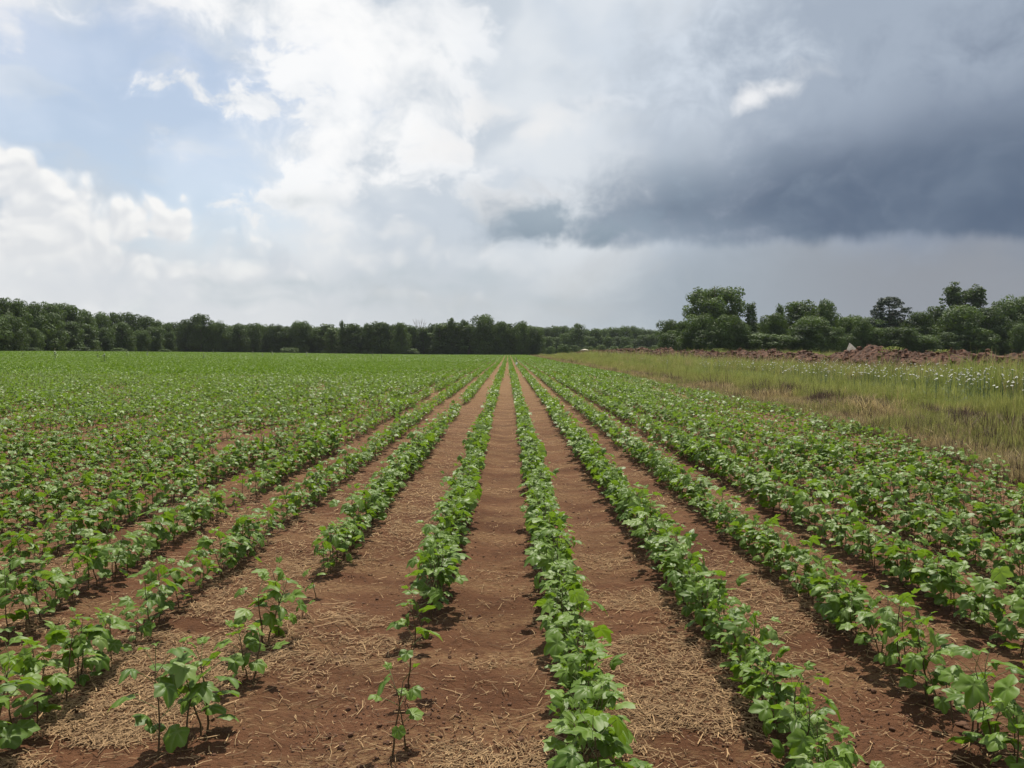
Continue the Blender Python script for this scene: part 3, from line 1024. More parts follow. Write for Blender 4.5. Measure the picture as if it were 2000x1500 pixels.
# ------------------------------------------------------------------ trees
def crown_mesh(name, lobes, card, per_m2, mat, tint_mu=.45, up=.15, jit=.42, inner=.25):
    P, N_, S, T = [], [], [], []
    for (c, r, tb) in lobes:
        c = np.array(c); r = np.array(r)
        area = 4 * math.pi * ((r[0] * r[1] + r[0] * r[2] + r[1] * r[2]) / 3)
        n_ = int(area * per_m2)
        d = rng.normal(size=(n_, 3)); d /= np.linalg.norm(d, axis=1, keepdims=True)
        rad = np.where(rng.random(n_) < inner, rng.uniform(.3, .85, n_), rng.uniform(.82, 1.10, n_))
        rad = rad * (.80 + .42 * fbm(d[:, 0] * 2.2 + d[:, 2] * 1.3 + c[0] * 7 + 50, d[:, 1] * 2.2 + c[2] * 5 + 50, 2))
        P.append(c + d * r * rad[:, None])
        nn = d / r; nn /= np.linalg.norm(nn, axis=1, keepdims=True)
        nn = nn + rng.normal(0, jit, (n_, 3)); nn[:, 2] += up
        N_.append(nn); S.append(card * np.exp(rng.normal(0, .3, n_)))
        T.append(np.clip(tint_mu + tb + rng.normal(0, .09, n_), 0, 1))
    P, N_, S, T = map(np.concatenate, (P, N_, S, T))
    Vv, Ff = cards(P, N_, S, .8, .2)
    return np_mesh(name, Vv, Ff, [mat], tint=np.repeat(T, 4))


def trunk_mesh(h, r, limbs, bark, forks=0):
    mb = MB()
    mb.tube([(0, 0, -.4), (.05 * h * .3, 0, h * .3), (.03 * h, .02 * h, h * .62), (.02 * h, .03 * h, h * .88)], [r * 1.35, r, r * .6, r * .18], 9)
    for (z, a, L, el) in limbs:
        b = Vector((.03 * h, .01 * h, z)); d = Vector((math.cos(a) * math.cos(el), math.sin(a) * math.cos(el), math.sin(el)))
        mb.tube([b, b + d * L * .5 + Vector((0, 0, -.03 * L)), b + d * L + Vector((0, 0, .06 * L))], [r * .42, r * .26, r * .07], 6)
    return mb.mesh('trunk', [bark])


def limbset(seed, h, n_, L):
    rg = np.random.default_rng(seed)
    return [(h * rg.uniform(.3, .68), rg.uniform(0, 6.28), L * rg.uniform(.6, 1.1), R(rg.uniform(15, 55))) for _ in range(n_)]


def lobes_broad(seed, H, W, low=.05, n_=24, rmin=.14, rmax=.25, top=1.0):
    rg = np.random.default_rng(seed); out = []
    for i in range(n_):
        u = (i + .5) / n_
        z = low + (top - low) * u
        prof = math.sin(math.pi * min(.18 + .72 * z / top, 1)) ** .7         # widest at about half height
        a = i * 2.4 + rg.uniform(-.5, .5); rr = W / 2 * prof * rg.uniform(.45, .78)
        r = W * rg.uniform(rmin, rmax) * (1.0 - .25 * z)
        out.append(((math.cos(a) * rr, math.sin(a) * rr, min(H * z, H - r * .75)), (r, r, r * rg.uniform(.72, .95)), rg.uniform(-.22, .22)))
    out.append(((0, 0, H * .5), (W * .25, W * .25, H * .33), -.1))
    out.append(((0, 0, H * .82), (W * .2, W * .2, H * .14), .05))
    return out


TREES = {}
def make_tree_kind(key, H, W, lobes, card, per, mat='tree', tint=.45, limbs=8, inner=.25, jit=.42, r=None):
    cm_ = crown_mesh('crown_' + key, lobes, card, per, M[mat], tint, jit=jit, inner=inner)
    co = np.empty(len(cm_.vertices) * 3, np.float32); cm_.vertices.foreach_get('co', co); co = co.reshape(-1, 3)
    H0, H, W = H, float(np.percentile(co[:, 2], 99.6)), 2 * float(np.percentile(np.hypot(co[:, 0], co[:, 1]), 97))
    TREES[key] = (cm_,
                  trunk_mesh(H0, r or H0 * .022, limbset(len(TREES) + 40, H0, limbs, W * (.22 if key == 'cottonwood' else .32)), M['bark']), H, W)


for i in range(8): make_tree_kind('broad%d' % i, 12, 9.5, lobes_broad(1000 + i, 12, 9.5, .04, [18, 26, 14, 22][i % 4], [.19, .15, .22, .17][i % 4], [.30, .26, .34, .28][i % 4]), .20, 11, inner=.12)
for i in range(4): make_tree_kind('narrow%d' % i, 12, 5.2, lobes_broad(1020 + i, 12, 5.2, .04, 22, .2, .32), .20, 10)
for i in range(4): make_tree_kind('bush%d' % i, 5, 6.5, lobes_broad(1030 + i, 5, 6.5, .10, 20, .16, .28), .19, 10)
# big rounded cottonwood: many small separated clusters, gaps between
rg = np.random.default_rng(5)
lb = []
for i in range(84):
    d = rg.normal(size=3); d /= np.linalg.norm(d); d[2] = d[2] * .68 if d[2] > 0 else d[2] * .75
    k = rg.uniform(.55, .92)
    r_ = rg.uniform(1.0, 1.75)
    lb.append(((d[0] * 6.4 * k, d[1] * 6.0 * k, 10.0 + d[2] * 6.0 * k + rg.uniform(-.3, .3)), (r_, r_, r_ * .85), rg.uniform(-.2, .22)))
make_tree_kind('cottonwood', 16, 13.5, lb, .19, 9, tint=.42, limbs=16, inner=.4)
# upright pointed tree
lb = []
for i in range(26):
    z = 4 + 7.2 * i / 26; a = i * 2.4; rr = 1.7 * (1 - (z - 4) / 9.5) * rg.uniform(.5, 1)
    lb.append(((math.cos(a) * rr, math.sin(a) * rr, z), (.62, .62, .95), rg.uniform(-.15, .2)))
make_tree_kind('pointed', 12, 4.5, lb + lobes_broad(1060, 7, 4.6, .05, 12, .2, .3), .17, 12, tint=.4, inner=.4)
# pine: flat tiers of needles with gaps
lb = []
for i in range(80):
    z = 4.3 + 8.3 * (i / 80) ** .9; t = (z - 4.6) / 8.0
    wid = 4.1 * (math.sin(math.pi * min(.22 + .70 * t, 1)) ** .8)
    a = i * 2.4 + rg.uniform(-.3, .3); rr = wid * rg.uniform(.35, 1.0)
    lb.append(((math.cos(a) * rr, math.sin(a) * rr, z), (rg.uniform(.7, 1.15), rg.uniform(.7, 1.15), rg.uniform(.24, .42)), rg.uniform(-.15, .15)))
for q in range(5): lb.append(((-3.2 - .55 * q, .3 * q, 5.2 + .25 * math.sin(q * 2)), (.75, .7, .4), 0))
make_tree_kind('pine', 13.2, 8.5, lb, .15, 16, mat='pine', tint=.42, limbs=20, inner=.5)
# twin topped tree
lb = []
for cx_, cz_, n_ in ((-1.7, 12.4, 34), (1.75, 12.0, 30), (0.0, 9.4, 24), (-.6, 7.6, 20), (1.2, 7.8, 18)):
    for i in range(n_):
        d = rg.normal(size=3); d /= np.linalg.norm(d); k = rg.uniform(.4, 1)
        r_ = rg.uniform(.55, .95)
        lb.append(((cx_ + d[0] * 1.15 * k, d[1] * 1.5 * k, cz_ + d[2] * 2.7 * k), (r_, r_, r_ * .85), rg.uniform(-.2, .15)))
for q in range(46):
    a = rg.uniform(0, 6.28); c0 = (-1.7, 12.4) if q % 2 else (1.75, 12.0)
    r_ = rg.uniform(.28, .5); d = rg.normal(size=3); d /= np.linalg.norm(d)
    lb.append(((c0[0] + d[0] * 1.9, d[1] * 1.9, c0[1] - .2 + d[2] * 3.3), (r_ * 1.2, r_, r_), rg.uniform(-.2, .2)))
make_tree_kind('twin', 15.2, 8, lb + lobes_broad(1070, 10.5, 7.5, .05, 18, .15, .25), .18, 10, tint=.36, inner=.4)

NTREE = [0]


def plant_tree(key, px, top, wpx, Y, label, group=None, cat='tree', name='tree'):
    crown, trunk, H, W = TREES[key]
    q = at_depth(px, top, Y)
    zb = float(gz(q.x, Y))
    h = q.z - zb; w = wpx / F_PX * Y
    rz = random.choice((0, 1, 2, 3, 4, 5)) * 1.047 + random.uniform(-.2, .2) if key not in ('pine', 'twin', 'cottonwood') else random.uniform(-.15, .15)
    e = empty(name, (q.x, Y, zb - .1), rz, (w / W, w / W, h / H))
    obj('trunk', trunk, e); obj('crown', crown, e)
    tag(e, label, cat, group)
    NTREE[0] += 1
    return e


def B(): return 'broad%d' % random.randrange(8)
def Nn(): return 'narrow%d' % random.randrange(4)
def S(): return 'bush%d' % random.randrange(4)


# left wood, running back from near left
GL = 'trees of the left wood'
left_lab = 'tall dark broadleaf tree forming the top edge of the left wood'
for px, top, w in ((-40, 580, 75), (-8, 583, 70), (25, 584, 66), (58, 590, 60), (98, 592, 66), (134, 594, 66), (165, 606, 48), (196, 610, 50), (226, 611, 46), (254, 611, 48), (280, 618, 42), (304, 625, 36), (324, 630, 30)):
    plant_tree(B(), px, top, w, 205 + max(px, 0) / 340 * 120, left_lab, GL)
fl_lab = 'lower bushy tree standing in front of the taller left wood'
for px, top, w in ((-15, 618, 70), (16, 616, 70), (60, 640, 50), (88, 612, 74), (134, 628, 56), (166, 632, 60), (205, 640, 40), (236, 630, 56), (276, 645, 34), (298, 638, 44), (331, 648, 26)):
    plant_tree(B(), px, top, w, 196 + max(px, 0) / 340 * 118, fl_lab, 'lower trees before the left wood')
for px, top, w in ((58, 678, 44), (150, 676, 52), (228, 679, 40), (318, 681, 30)):
    plant_tree(S(), px, top, w, 190 + max(px, 0) / 340 * 116, 'low shrub along the crop edge at the foot of the left wood', 'shrubs at the foot of the left wood', 'shrub', 'shrub')

# far wood straight ahead
FARY = 340
for px, top, w, key, lab in (
        (391, 614, 56, 'broad1', 'broad topped tree rising right of the notch in the far wood'),
        (362, 624, 40, 'broad4', 'rounded tree on the right flank of the treeline notch'),
        (424, 627, 36, 'broad2', 'rounded tree just right of the broad topped tree in the far wood'),
        (668, 626, 14, 'narrow1', 'small dark treetop poking above the even far wood'),
        (753, 631, 22, 'broad6', 'little domed treetop left of the bare dead tree'),
        (881, 621, 22, 'narrow2', 'slim dark treetop left of the big dome near the row ends'),
        (909, 625, 26, 'broad3', 'pointed treetop directly left of the big domed tree'),
        (944, 615, 58, 'broad0', 'big domed dark tree where the crop rows converge'),
        (979, 628, 40, 'broad5', 'lighter yellow green tree right of the big domed tree'),
        (1018, 628, 40, 'broad7', 'round dark tree right of the lighter tree at the row ends'),
        (1046, 640, 34, 'broad2', 'last dark tree at the right end of the far wood')):
    plant_tree(key, px, top, w, FARY - 4 if w < 30 else FARY - 7, lab)
for q_ in range(46):
    px = 342 + q_ * 15.6 + random.uniform(-6, 6)
    t = 633 + 3 * math.sin(px * .05) + random.gauss(0, 3.0)
    plant_tree(B() if random.random() < .8 else Nn(), px, t, random.uniform(28, 56), FARY + random.uniform(-6, 8), 'dark broadleaf tree in the even wall of the far wood', 'trees of the far wood')
for px in (357, 441, 470, 566, 689, 731, 802, 867, 990, 1030):
    plant_tree(S(), px, 676 + random.uniform(-5, 5), random.uniform(26, 40), FARY - 5, 'shrub filling the dark foot of the far wood', 'shrubs at the foot of the far wood', 'shrub', 'shrub')

for q_ in range(32):
    plant_tree(B(), 345 + q_ * 22.5 + random.uniform(-5, 5), 640 + random.uniform(-3, 3), random.uniform(46, 60), FARY + 20 + random.uniform(-4, 6), 'dark broadleaf tree in the even wall of the far wood', 'trees of the far wood')

# hazier wood farther off to the right of the row ends
Y2 = 470
plant_tree('narrow0', 1130, 632, 36, 400, 'narrow tall tree standing alone before the hazy far right wood')
plant_tree('broad3', 1160, 642, 34, 420, 'round tree right of the narrow tall tree before the hazy wood')
plant_tree('broad6', 1108, 650, 34, 400, 'lower tree at the left foot of the narrow tall tree')
for px in np.arange(1056, 1350, 15):
    t = 641 + 2.5 * math.sin(px * .05) + random.uniform(-2.5, 2.5)
    plant_tree(B(), px, t, random.uniform(26, 38), Y2 + random.uniform(-8, 8), 'hazy broadleaf tree in the distant wood right of the row ends', 'trees of the hazy distant wood')
for px in np.arange(1070, 1350, 17):
    plant_tree(B(), px, 658 + random.uniform(-6, 5), random.uniform(24, 34), 415 + random.uniform(-8, 8), 'lower tree in front of the hazy distant wood', 'lower trees before the hazy wood')
for px, top, w in ((1075, 676, 22), (1100, 672, 24), (1122, 674, 24), (1150, 676, 24), (1175, 673, 24), (1200, 676, 24), (1228, 674, 24), (1255, 676, 26), (1282, 674, 26), (1306, 676, 26)):
    plant_tree(S(), px, top, w, 330, 'low shrub at the far end of the meadow', 'shrubs at the far end of the meadow', 'shrub', 'shrub')

# nearer trees on the right behind the soil heap
YR = 205
for px, top, w, Y, key, lab in (
        (1393, 561, 116, YR, 'cottonwood', 'tallest round crowned tree behind the left part of the soil heap'),
        (1335, 628, 46, YR - 4, 'broad1', 'dark tree at the left foot of the tall round tree'),
        (1312, 645, 40, YR + 10, 'broad5', 'leftmost low tree of the right hand group'),
        (1368, 614, 66, YR - 10, 'broad2', 'bushy tree in front of the left half of the tall round tree'),
        (1416, 615, 62, YR - 10, 'broad4', 'bushy tree in front of the right half of the tall round tree'),
        (1467, 592, 46, YR - 6, 'pointed', 'upright pointed tree right of the tall round tree'),
        (1524, 596, 40, YR - 2, 'pointed', 'spiky topped slim tree left of the wide leafy tree'),
        (1512, 612, 60, YR - 6, 'broad6', 'dark tree below the spiky topped slim tree'),
        (1562, 588, 84, YR, 'broad3', 'wide leafy tree in the middle of the right hand group'),
        (1612, 587, 64, YR + 2, 'broad7', 'leafy tree with a drooping right shoulder beside the wide leafy tree'),
        (1585, 618, 90, YR - 12, 'broad0', 'rounded tree in front of the wide leafy tree'),
        (1655, 620, 70, YR + 4, 'broad5', 'paler low tree between the wide leafy tree and the pine'),
        (1735, 580, 88, YR - 4, 'pine', 'open branched pine with layered boughs'),
        (1716, 640, 56, YR - 10, 'broad6', 'shrubby tree at the left foot of the pine'),
        (1797, 609, 62, YR - 2, 'broad1', 'dark rounded tree right of the pine'),
        (1828, 598, 50, YR + 2, 'narrow3', 'slender treetop left of the twin topped tree'),
        (1884, 555, 78, YR, 'twin', 'tall tree with twin tops'),
        (1872, 597, 96, YR - 7, 'broad2', 'broad tree in front of the twin topped tree'),
        (1930, 600, 90, YR - 6, 'broad4', 'broad leafy tree right of the twin topped tree'),
        (1962, 590, 80, YR - 2, 'broad7', 'domed tree between the broad leafy tree and the tall end tree'),
        (1990, 578, 78, YR, 'broad0', 'tall lighter tree at the far right end of the treeline'),
        (2040, 580, 90, YR, 'broad3', 'tree at the end of the treeline, mostly beyond the tall lighter one')):
    plant_tree(key, px, top, w, Y, lab)
for q_ in range(24):
    px = 1318 + q_ * 31 + random.uniform(-12, 12)
    plant_tree(B(), px, 642 + random.gauss(0, 9), random.uniform(44, 84), YR - 10 + random.uniform(-5, 3), 'low dark tree along the foot of the right hand trees', 'low trees behind the soil heap')
for px in np.arange(1310, 2060, 30):
    plant_tree(B(), px, 622 + random.uniform(-8, 9), random.uniform(50, 70), YR + 14 + random.uniform(-3, 3), 'dark tree filling the gaps behind the right hand trees', 'trees filling in behind the right hand group')

# bare dead tree above the far wood
e = empty('dead_tree', (0, 0, 0))
q = at_depth(820, 690, 352); e.location = (q.x, 352, float(gz(q.x, 352)))
mb = MB(); hh = at_depth(820, 621, 352).z - e.location.z
mb.tube([(0, 0, -.3), (.1, 0, hh * .5), (.2, 0, hh * .8)], [.3, .22, .12], 7)
mt = mb.mesh('trunk', [M['dead']]); obj('trunk', mt, e)
for i, (dx, dz) in enumerate(((-2.9, .98), (-1.6, 1.0), (-.3, .97), (1.0, 1.0), (2.3, .96), (3.0, .9), (-2.2, .9))):
    mb = MB()
    mb.tube([(.1, 0, hh * (.5 + .03 * i)), (dx * .6, .2 * i - .5, hh * .78), (dx, .3 * i - .8, hh * dz)], [.14, .09, .035], 5)
    for s_ in (-1, 1):
        mb.tube([(dx * .7, .2 * i - .5, hh * .83), (dx * .7 + s_ * .5, .2 * i - .4, hh * (dz - .04))], [.06, .025], 4)
    obj('branch', mb.mesh('branch', [M['dead']]), e)
tag(e, 'bare grey dead tree poking above the far wood', 'tree')


# ------------------------------------------------------------------ air
def haze():
    mb = MB()
    x0, x1, y0, y1, z0, z1 = -620, 620, -40, 920, -3.0, 26.0
    vs = [(x, y, z) for z in (z0, z1) for x, y in ((x0, y0), (x1, y0), (x1, y1), (x0, y1))]
    mb.add(vs, [(3, 2, 1, 0), (4, 5, 6, 7), (0, 1, 5, 4), (1, 2, 6, 5), (2, 3, 7, 6), (3, 0, 4, 7)])
    m, g = new_mat('haze_air')
    v = g.n('ShaderNodeVolumePrincipled', {'Color': (.80, .88, .97, 1), 'Density': HAZE_DENS, 'Anisotropy': .3})
    g.finish(None, vol=v.outputs[0])
    o = obj('haze', mb.mesh('haze', [m], False))
    tag(o, 'thin pale summer haze over the field', kind='stuff')


HAZE_DENS = .00006
haze()

# ------------------------------------------------------------------ sky, sun
SUN_EL, SUN_AZ = 64.0, 10.0      # degrees; azimuth measured from the row direction towards the meadow
w = bpy.data.worlds.new('World'); scene.world = w; w.use_nodes = True
g = NG(w.node_tree)
D = g.n('ShaderNodeTexCoord').outputs['Generated']
sp = g.n('ShaderNodeSeparateXYZ', {0: D})
az = g.m('ARCTAN2', sp.outputs[0], sp.outputs[1])
el = g.m('ARCSINE', sp.outputs[2])
uv0 = g.n('ShaderNodeCombineXYZ', {0: az, 1: el, 2: 0.0}).outputs[0]


def uvof(px, py):
    d = ray(px, py).normalized()
    return math.atan2(d.x, d.y), math.asin(d.z)


def noise2(vec, scale, detail, rough, out=0):
    return g.n('ShaderNodeTexNoise', {'Vector': vec, 'Scale': scale, 'Detail': detail, 'Roughness': rough}, noise_dimensions='2D').outputs[out]


warp = noise2(uv0, 9.0, 2, .5, 1)
warp = g.vm('SCALE', g.vm('SUBTRACT', warp, (.5, .5, .5)))
g.nt.nodes[-1].inputs['Scale'].default_value = .05
uv = g.vm('ADD', uv0, warp)


def field(blobs, src=None):
    """largest of several soft ellipses (pixel centre, pixel radii, tilt), positive inside"""
    F = None
    for bl in blobs:
        px, py, rx, ry = bl[:4]
        cu, cv = uvof(px, py); k = F_PX * 1.05
        d = g.vm('SUBTRACT', src or uv, (cu, cv, 0))
        if len(bl) > 4:
            vr = g.n('ShaderNodeVectorRotate', {'Vector': d, 'Angle': R(-bl[4])}, rotation_type='Z_AXIS'); d = vr.outputs[0]
        d = g.vm('LENGTH', g.vm('MULTIPLY', d, (k / rx, k / ry, 0)), out=1)
        mn = min(rx, ry) / k
        f = g.m('MULTIPLY_ADD', d, -mn, mn)
        F = f if F is None else g.m('MAXIMUM', F, f)
    return F


def puffs(vec, s):
    """billowy noise: rounded lumps over fractal detail"""
    v = g.n('ShaderNodeTexVoronoi', {'Vector': vec, 'Scale': s, 'Detail': 1.5, 'Roughness': .5, 'Smoothness': .45}, feature='SMOOTH_F1', voronoi_dimensions='2D')
    return g.m('SUBTRACT', .5, v.outputs['Distance'])


def over(f, c, k=1.0):
    """lay cloud colour c over what is there"""
    global cloudcol, mask
    if k != 1.0: f = g.m('MULTIPLY', f, k)
    cloudcol = g.mix(f, cloudcol, c)
    mask = g.m('MAXIMUM', mask, f)


flat_uv = g.vm('MULTIPLY', uv, (1.0, 1.35, 1.0))
fb = g.m('SUBTRACT', noise2(flat_uv, 11.0, 7, .60), .5)
soft = noise2(g.vm('ADD', flat_uv, (7, 3, 0)), 6.0, 4, .5)
wisp = noise2(g.vm('MULTIPLY', uv, (1.0, 2.6, 1.0)), 8.0, 5, .55)
pf = puffs(uv, 26.0)
pfl = puffs(g.vm('ADD', uv, (.002, .007, 0)), 26.0)
reliefp = g.m('SUBTRACT', pf, pfl)

# pale summer veil and broken cloud over the whole sky
cloudcol = g.mix(g.ss(.38, .62, soft), lin('#c9d2dc'), lin('#e2e7ec'))
horiz = g.ss(.17, .03, el)
cloudcol = g.mix(g.m('MULTIPLY', horiz, .8), cloudcol, g.mix(g.ss(-.40, .18, az), lin('#dcdee0'), lin('#b9c0c5')))
back = g.ss(1.3, 2.0, g.m('ABSOLUTE', az))
bluegap = field([(300, 170, 320, 110, 0), (310, 320, 215, 100), (430, 400, 110, 95), (400, 440, 110, 40), (130, 180, 220, 150), (545, 165, 62, 34), (95, 225, 160, 80), (200, 60, 190, 60), (520, 100, 60, 30), (560, 330, 60, 30), (500, 440, 60, 30)])
gapm = g.ss(-.02, .035, g.m('MULTIPLY_ADD', fb, -.07, bluegap))
gapm = g.m('MULTIPLY', gapm, g.m('SUBTRACT', 1.0, g.m('MULTIPLY', g.ss(.50, .70, wisp), .40)))
veil = g.m('SUBTRACT', 1.0, g.m('MULTIPLY', gapm, .54))
mask = g.m('SUBTRACT', veil, g.m('MULTIPLY', g.m('MULTIPLY', back, g.ss(.5, .62, soft)), .5), clamp=True)

# bright white mass, upper middle
white = field([(480, 15, 170, 50), (660, 50, 190, 100), (730, 150, 170, 120), (540, 215, 130, 34, -8), (680, 250, 180, 62), (850, 200, 80, 110), (560, 290, 80, 26, -12),
               (830, 330, 110, 34), (690, 330, 170, 40, -10), (620, 390, 150, 50), (860, 40, 90, 80), (590, 170, 60, 50)])
wm = g.ss(-.014, .018, g.m('MULTIPLY_ADD', fb, .15, white))
wt = g.m('ADD', g.m('MULTIPLY_ADD', fb, 1.7, .62), g.m('MULTIPLY', g.m('SUBTRACT', soft, .5), 1.5))
wc = g.mix(g.ss(.05, .95, wt), lin('#d3dae2'), lin('#fdfdfd'))
wc = g.mix(g.m('MULTIPLY', g.ss(.22, .12, el), .7), wc, lin('#e0e3e6'))
over(wm, wc, .96)
glow = field([(1040, 265, 60, 34, 30), (955, 207, 48, 16), (1080, 372, 70, 20), (1075, 235, 60, 26), (1150, 205, 60, 20), (1000, 400, 60, 26), (900, 280, 60, 20)])
over(g.ss(-.012, .02, g.m('MULTIPLY_ADD', fb, .11, glow)), lin('#f6f4f2'), .75)

# heaped cumulus, lower left
cum = field([(20, 350, 150, 70, -16), (90, 430, 120, 90), (170, 410, 50, 36), (245, 440, 85, 55), (300, 392, 34, 30), (277, 412, 40, 40), (357, 385, 24, 24), (350, 425, 34, 36), (330, 450, 70, 50), (440, 482, 110, 22, -4), (574, 462, 18, 18), (520, 482, 70, 20, 6),
             (20, 480, 150, 80), (200, 510, 140, 60), (60, 560, 260, 60), (420, 540, 200, 45)], uv0)
cm = g.ss(-.007, .014, g.m('ADD', g.m('MULTIPLY', g.m('SUBTRACT', pf, .02), .034), g.m('MULTIPLY_ADD', fb, .020, cum)))
cm = g.m('MULTIPLY', cm, g.m('SUBTRACT', 1.0, g.m('MULTIPLY', g.ss(.115, .06, el), .8)))
ccb = g.m('ADD', g.m('MULTIPLY_ADD', reliefp, 2.0, .38), g.m('MULTIPLY', fb, .8))
ccb = g.m('ADD', ccb, g.m('MULTIPLY', g.ss(.035, .0, cum), .40), clamp=True)
cc = g.mix(ccb, lin('#dfe2e6'), lin('#f7f7f6'))
cc = g.mix(g.m('MULTIPLY', g.ss(.17, .08, el), .6), cc, lin('#dcdee0'))
over(cm, cc)
bl2 = field([(295, 510, 58, 22, 4), (255, 528, 70, 12), (420, 520, 40, 10), (80, 420, 90, 10)])
over(g.ss(-.008, .018, g.m('MULTIPLY_ADD', g.m('SUBTRACT', pf, .05), .03, bl2)), lin('#f4f4f2'), .8)
corner = field([(15, 55, 60, 62), (45, 100, 40, 26), (275, 32, 30, 16), (350, 105, 34, 22), (368, 316, 18, 12), (424, 340, 16, 8)])
over(g.ss(-.022, .026, g.m('MULTIPLY_ADD', fb, .085, corner)), lin('#f2f2f4'), .85)

# paler heaps along the lower middle of the sky
mid_c = field([(640, 478, 70, 20), (760, 462, 90, 22), (700, 515, 130, 18), (900, 500, 90, 18), (480, 515, 90, 18), (820, 585, 120, 10), (560, 600, 140, 9), (150, 590, 120, 14)])
over(g.ss(-.012, .020, g.m('ADD', g.m('MULTIPLY', g.m('SUBTRACT', pf, .08), .03), g.m('MULTIPLY_ADD', fb, .05, mid_c))), lin('#eceded'), .62)

# low grey-blue flat clouds over the far trees
lowg = field([(560, 556, 120, 22), (880, 562, 90, 14), (690, 592, 160, 9), (930, 545, 60, 18), (612, 402, 34, 7), (1060, 590, 80, 18), (850, 545, 50, 14)])
over(g.ss(-.012, .022, g.m('MULTIPLY_ADD', fb, .06, lowg)), lin('#b6c2c9'), .62)

# grey deck thickening to the right
greyf = field([(1640, 130, 600, 330), (1120, 320, 150, 60), (1150, 120, 200, 90), (1900, 250, 700, 420), (1330, 330, 260, 150), (1360, 80, 380, 170), (2600, 200, 900, 500), (3400, 100, 900, 500)])
gm = g.ss(-.06, .14, g.m('MULTIPLY_ADD', fb, .16, greyf))
dk = g.m('MULTIPLY_ADD', fb, -.55, g.m('SUBTRACT', az, g.m('MULTIPLY', g.m('SUBTRACT', el, .2), .75)))
gc = g.mix(g.ss(-.02, .27, dk), lin('#d3dce7'), lin('#a4b0c0'))
gc = g.mix(g.ss(.30, .64, dk), gc, lin('#7f8c9f'))
gc = g.mix(g.m('MULTIPLY', g.ss(.44, .66, soft), .30), gc, g.mix(g.ss(0, .5, az), lin('#dde3ea'), lin('#93a0b3')))
over(gm, gc)

# rain grey below the storm cloud
rain = field([(1720, 600, 520, 130), (1440, 600, 280, 95), (2400, 600, 700, 140), (3200, 600, 800, 140)])
over(g.ss(-.03, .04, g.m('MULTIPLY_ADD', fb, .05, rain)), g.mix(g.ss(.14, .48, az), lin('#a2adb7'), lin('#92979f')), .96)
pale = field([(1130, 540, 80, 30), (1090, 600, 70, 14), (1105, 565, 30, 14), (880, 590, 60, 8)])
over(g.ss(-.02, .03, g.m('MULTIPLY_ADD', fb, .08, pale)), lin('#c3c6c8'), .6)

# dark storm base with ragged lower edge
storm = field([(1800, 380, 460, 150), (1560, 400, 330, 100), (1330, 410, 260, 100), (1180, 440, 180, 50), (1980, 330, 160, 110), (2300, 380, 600, 120), (3000, 380, 700, 130)])
rag = g.m('SUBTRACT', noise2(g.vm('MULTIPLY', uv0, (1.0, .5, 1.0)), 9.0, 5, .6), .5)
lower = g.ss(.117, .134, g.m('MULTIPLY_ADD', rag, .042, g.m('ADD', el, g.m('MULTIPLY', g.ss(.1, .5, az), .006))))
upsoft = g.m('MULTIPLY', g.ss(-.040, .048, g.m('MULTIPLY_ADD', fb, .12, storm)), g.m('SUBTRACT', 1.0, g.m('MULTIPLY', g.ss(.15, .32, g.m('MULTIPLY_ADD', fb, .10, el)), .55)))
sm = g.m('MULTIPLY', upsoft, lower)
sc_ = g.mix(g.ss(.02, .40, g.m('MULTIPLY_ADD', fb, -.35, az)), lin('#93a3b2'), lin('#5b6a80'))
sc_ = g.mix(g.m('MULTIPLY', g.ss(.40, .66, soft), .5), sc_, lin('#7d8b9d'))
over(sm, sc_, .96)
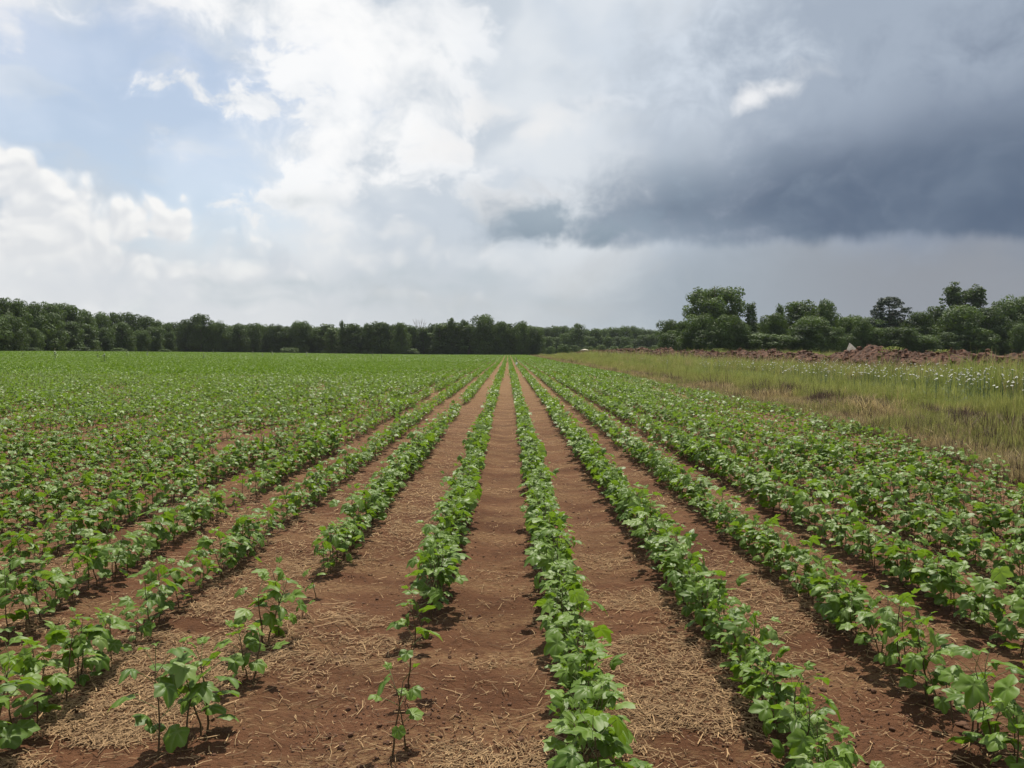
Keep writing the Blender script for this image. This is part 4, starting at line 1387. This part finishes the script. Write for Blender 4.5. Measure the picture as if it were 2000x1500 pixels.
# rounded dark lump at the left end of the storm cloud
lump = field([(1058, 436, 92, 58), (1090, 420, 50, 36), (1010, 455, 44, 30), (1130, 455, 60, 28)])
lm = g.m('MULTIPLY', g.ss(-.010, .012, g.m('ADD', g.m('MULTIPLY', g.m('SUBTRACT', pf, .1), .02), g.m('MULTIPLY_ADD', fb, .05, lump))), g.ss(.114, .126, g.m('MULTIPLY_ADD', rag, .03, el)))
over(lm, g.mix(g.ss(.12, .17, el), lin('#8797a5'), lin('#9aa9b6')), .9)
# small bright cloud in front of the grey
sb = field([(1462, 188, 30, 17, 24), (1505, 175, 28, 8), (1600, 150, 32, 9)])
m5 = g.m('MULTIPLY', g.ss(-.005, .010, g.m('MULTIPLY_ADD', fb, .035, sb)), g.m('SUBTRACT', .92, g.m('MULTIPLY', g.ss(.32, .35, az), .75)))
over(m5, lin('#f0f1f3'))

sky = g.n('ShaderNodeTexSky', sky_type='NISHITA')
sky.sun_disc = False; sky.sun_elevation = R(SUN_EL); sky.sun_rotation = R(SUN_AZ)
sky.air_density = 1.0; sky.dust_density = 1.5; sky.ozone_density = 1.0
bg1 = g.n('ShaderNodeBackground', {'Color': sky.outputs[0], 'Strength': .088})
bg2 = g.n('ShaderNodeBackground', {'Color': cloudcol, 'Strength': .672})
mx = g.n('ShaderNodeMixShader', {0: mask, 1: bg1.outputs[0], 2: bg2.outputs[0]})
ow = g.n('ShaderNodeOutputWorld'); g.nt.links.new(mx.outputs[0], ow.inputs[0])
w.cycles.sampling_method = 'NONE'

sl = bpy.data.lights.new('sun', 'SUN'); sl.energy = 5.0; sl.angle = R(.5); sl.color = (1.0, .93, .80)
so = bpy.data.objects.new('sun', sl); COL.objects.link(so)
sd = Vector((math.sin(R(SUN_AZ)) * math.cos(R(SUN_EL)), math.cos(R(SUN_AZ)) * math.cos(R(SUN_EL)), math.sin(R(SUN_EL))))
so.rotation_euler = (-sd).to_track_quat('-Z', 'Y').to_euler()
so.location = (0, 0, 40)

scene.view_settings.view_transform = 'Standard'
scene.view_settings.look = 'None'
scene.view_settings.exposure = 0.58
scene.view_settings.gamma = 1.0
scene.render.engine = 'CYCLES'
scene.cycles.adaptive_threshold = .02
scene.cycles.max_bounces = 5
scene.cycles.diffuse_bounces = 3
scene.cycles.transmission_bounces = 3
scene.cycles.glossy_bounces = 2
scene.cycles.volume_bounces = 0
scene.cycles.use_denoising = True
print('trees', NTREE[0], 'plants', len(plants), 'far chunks', len(fx), 'flowers', len(x))
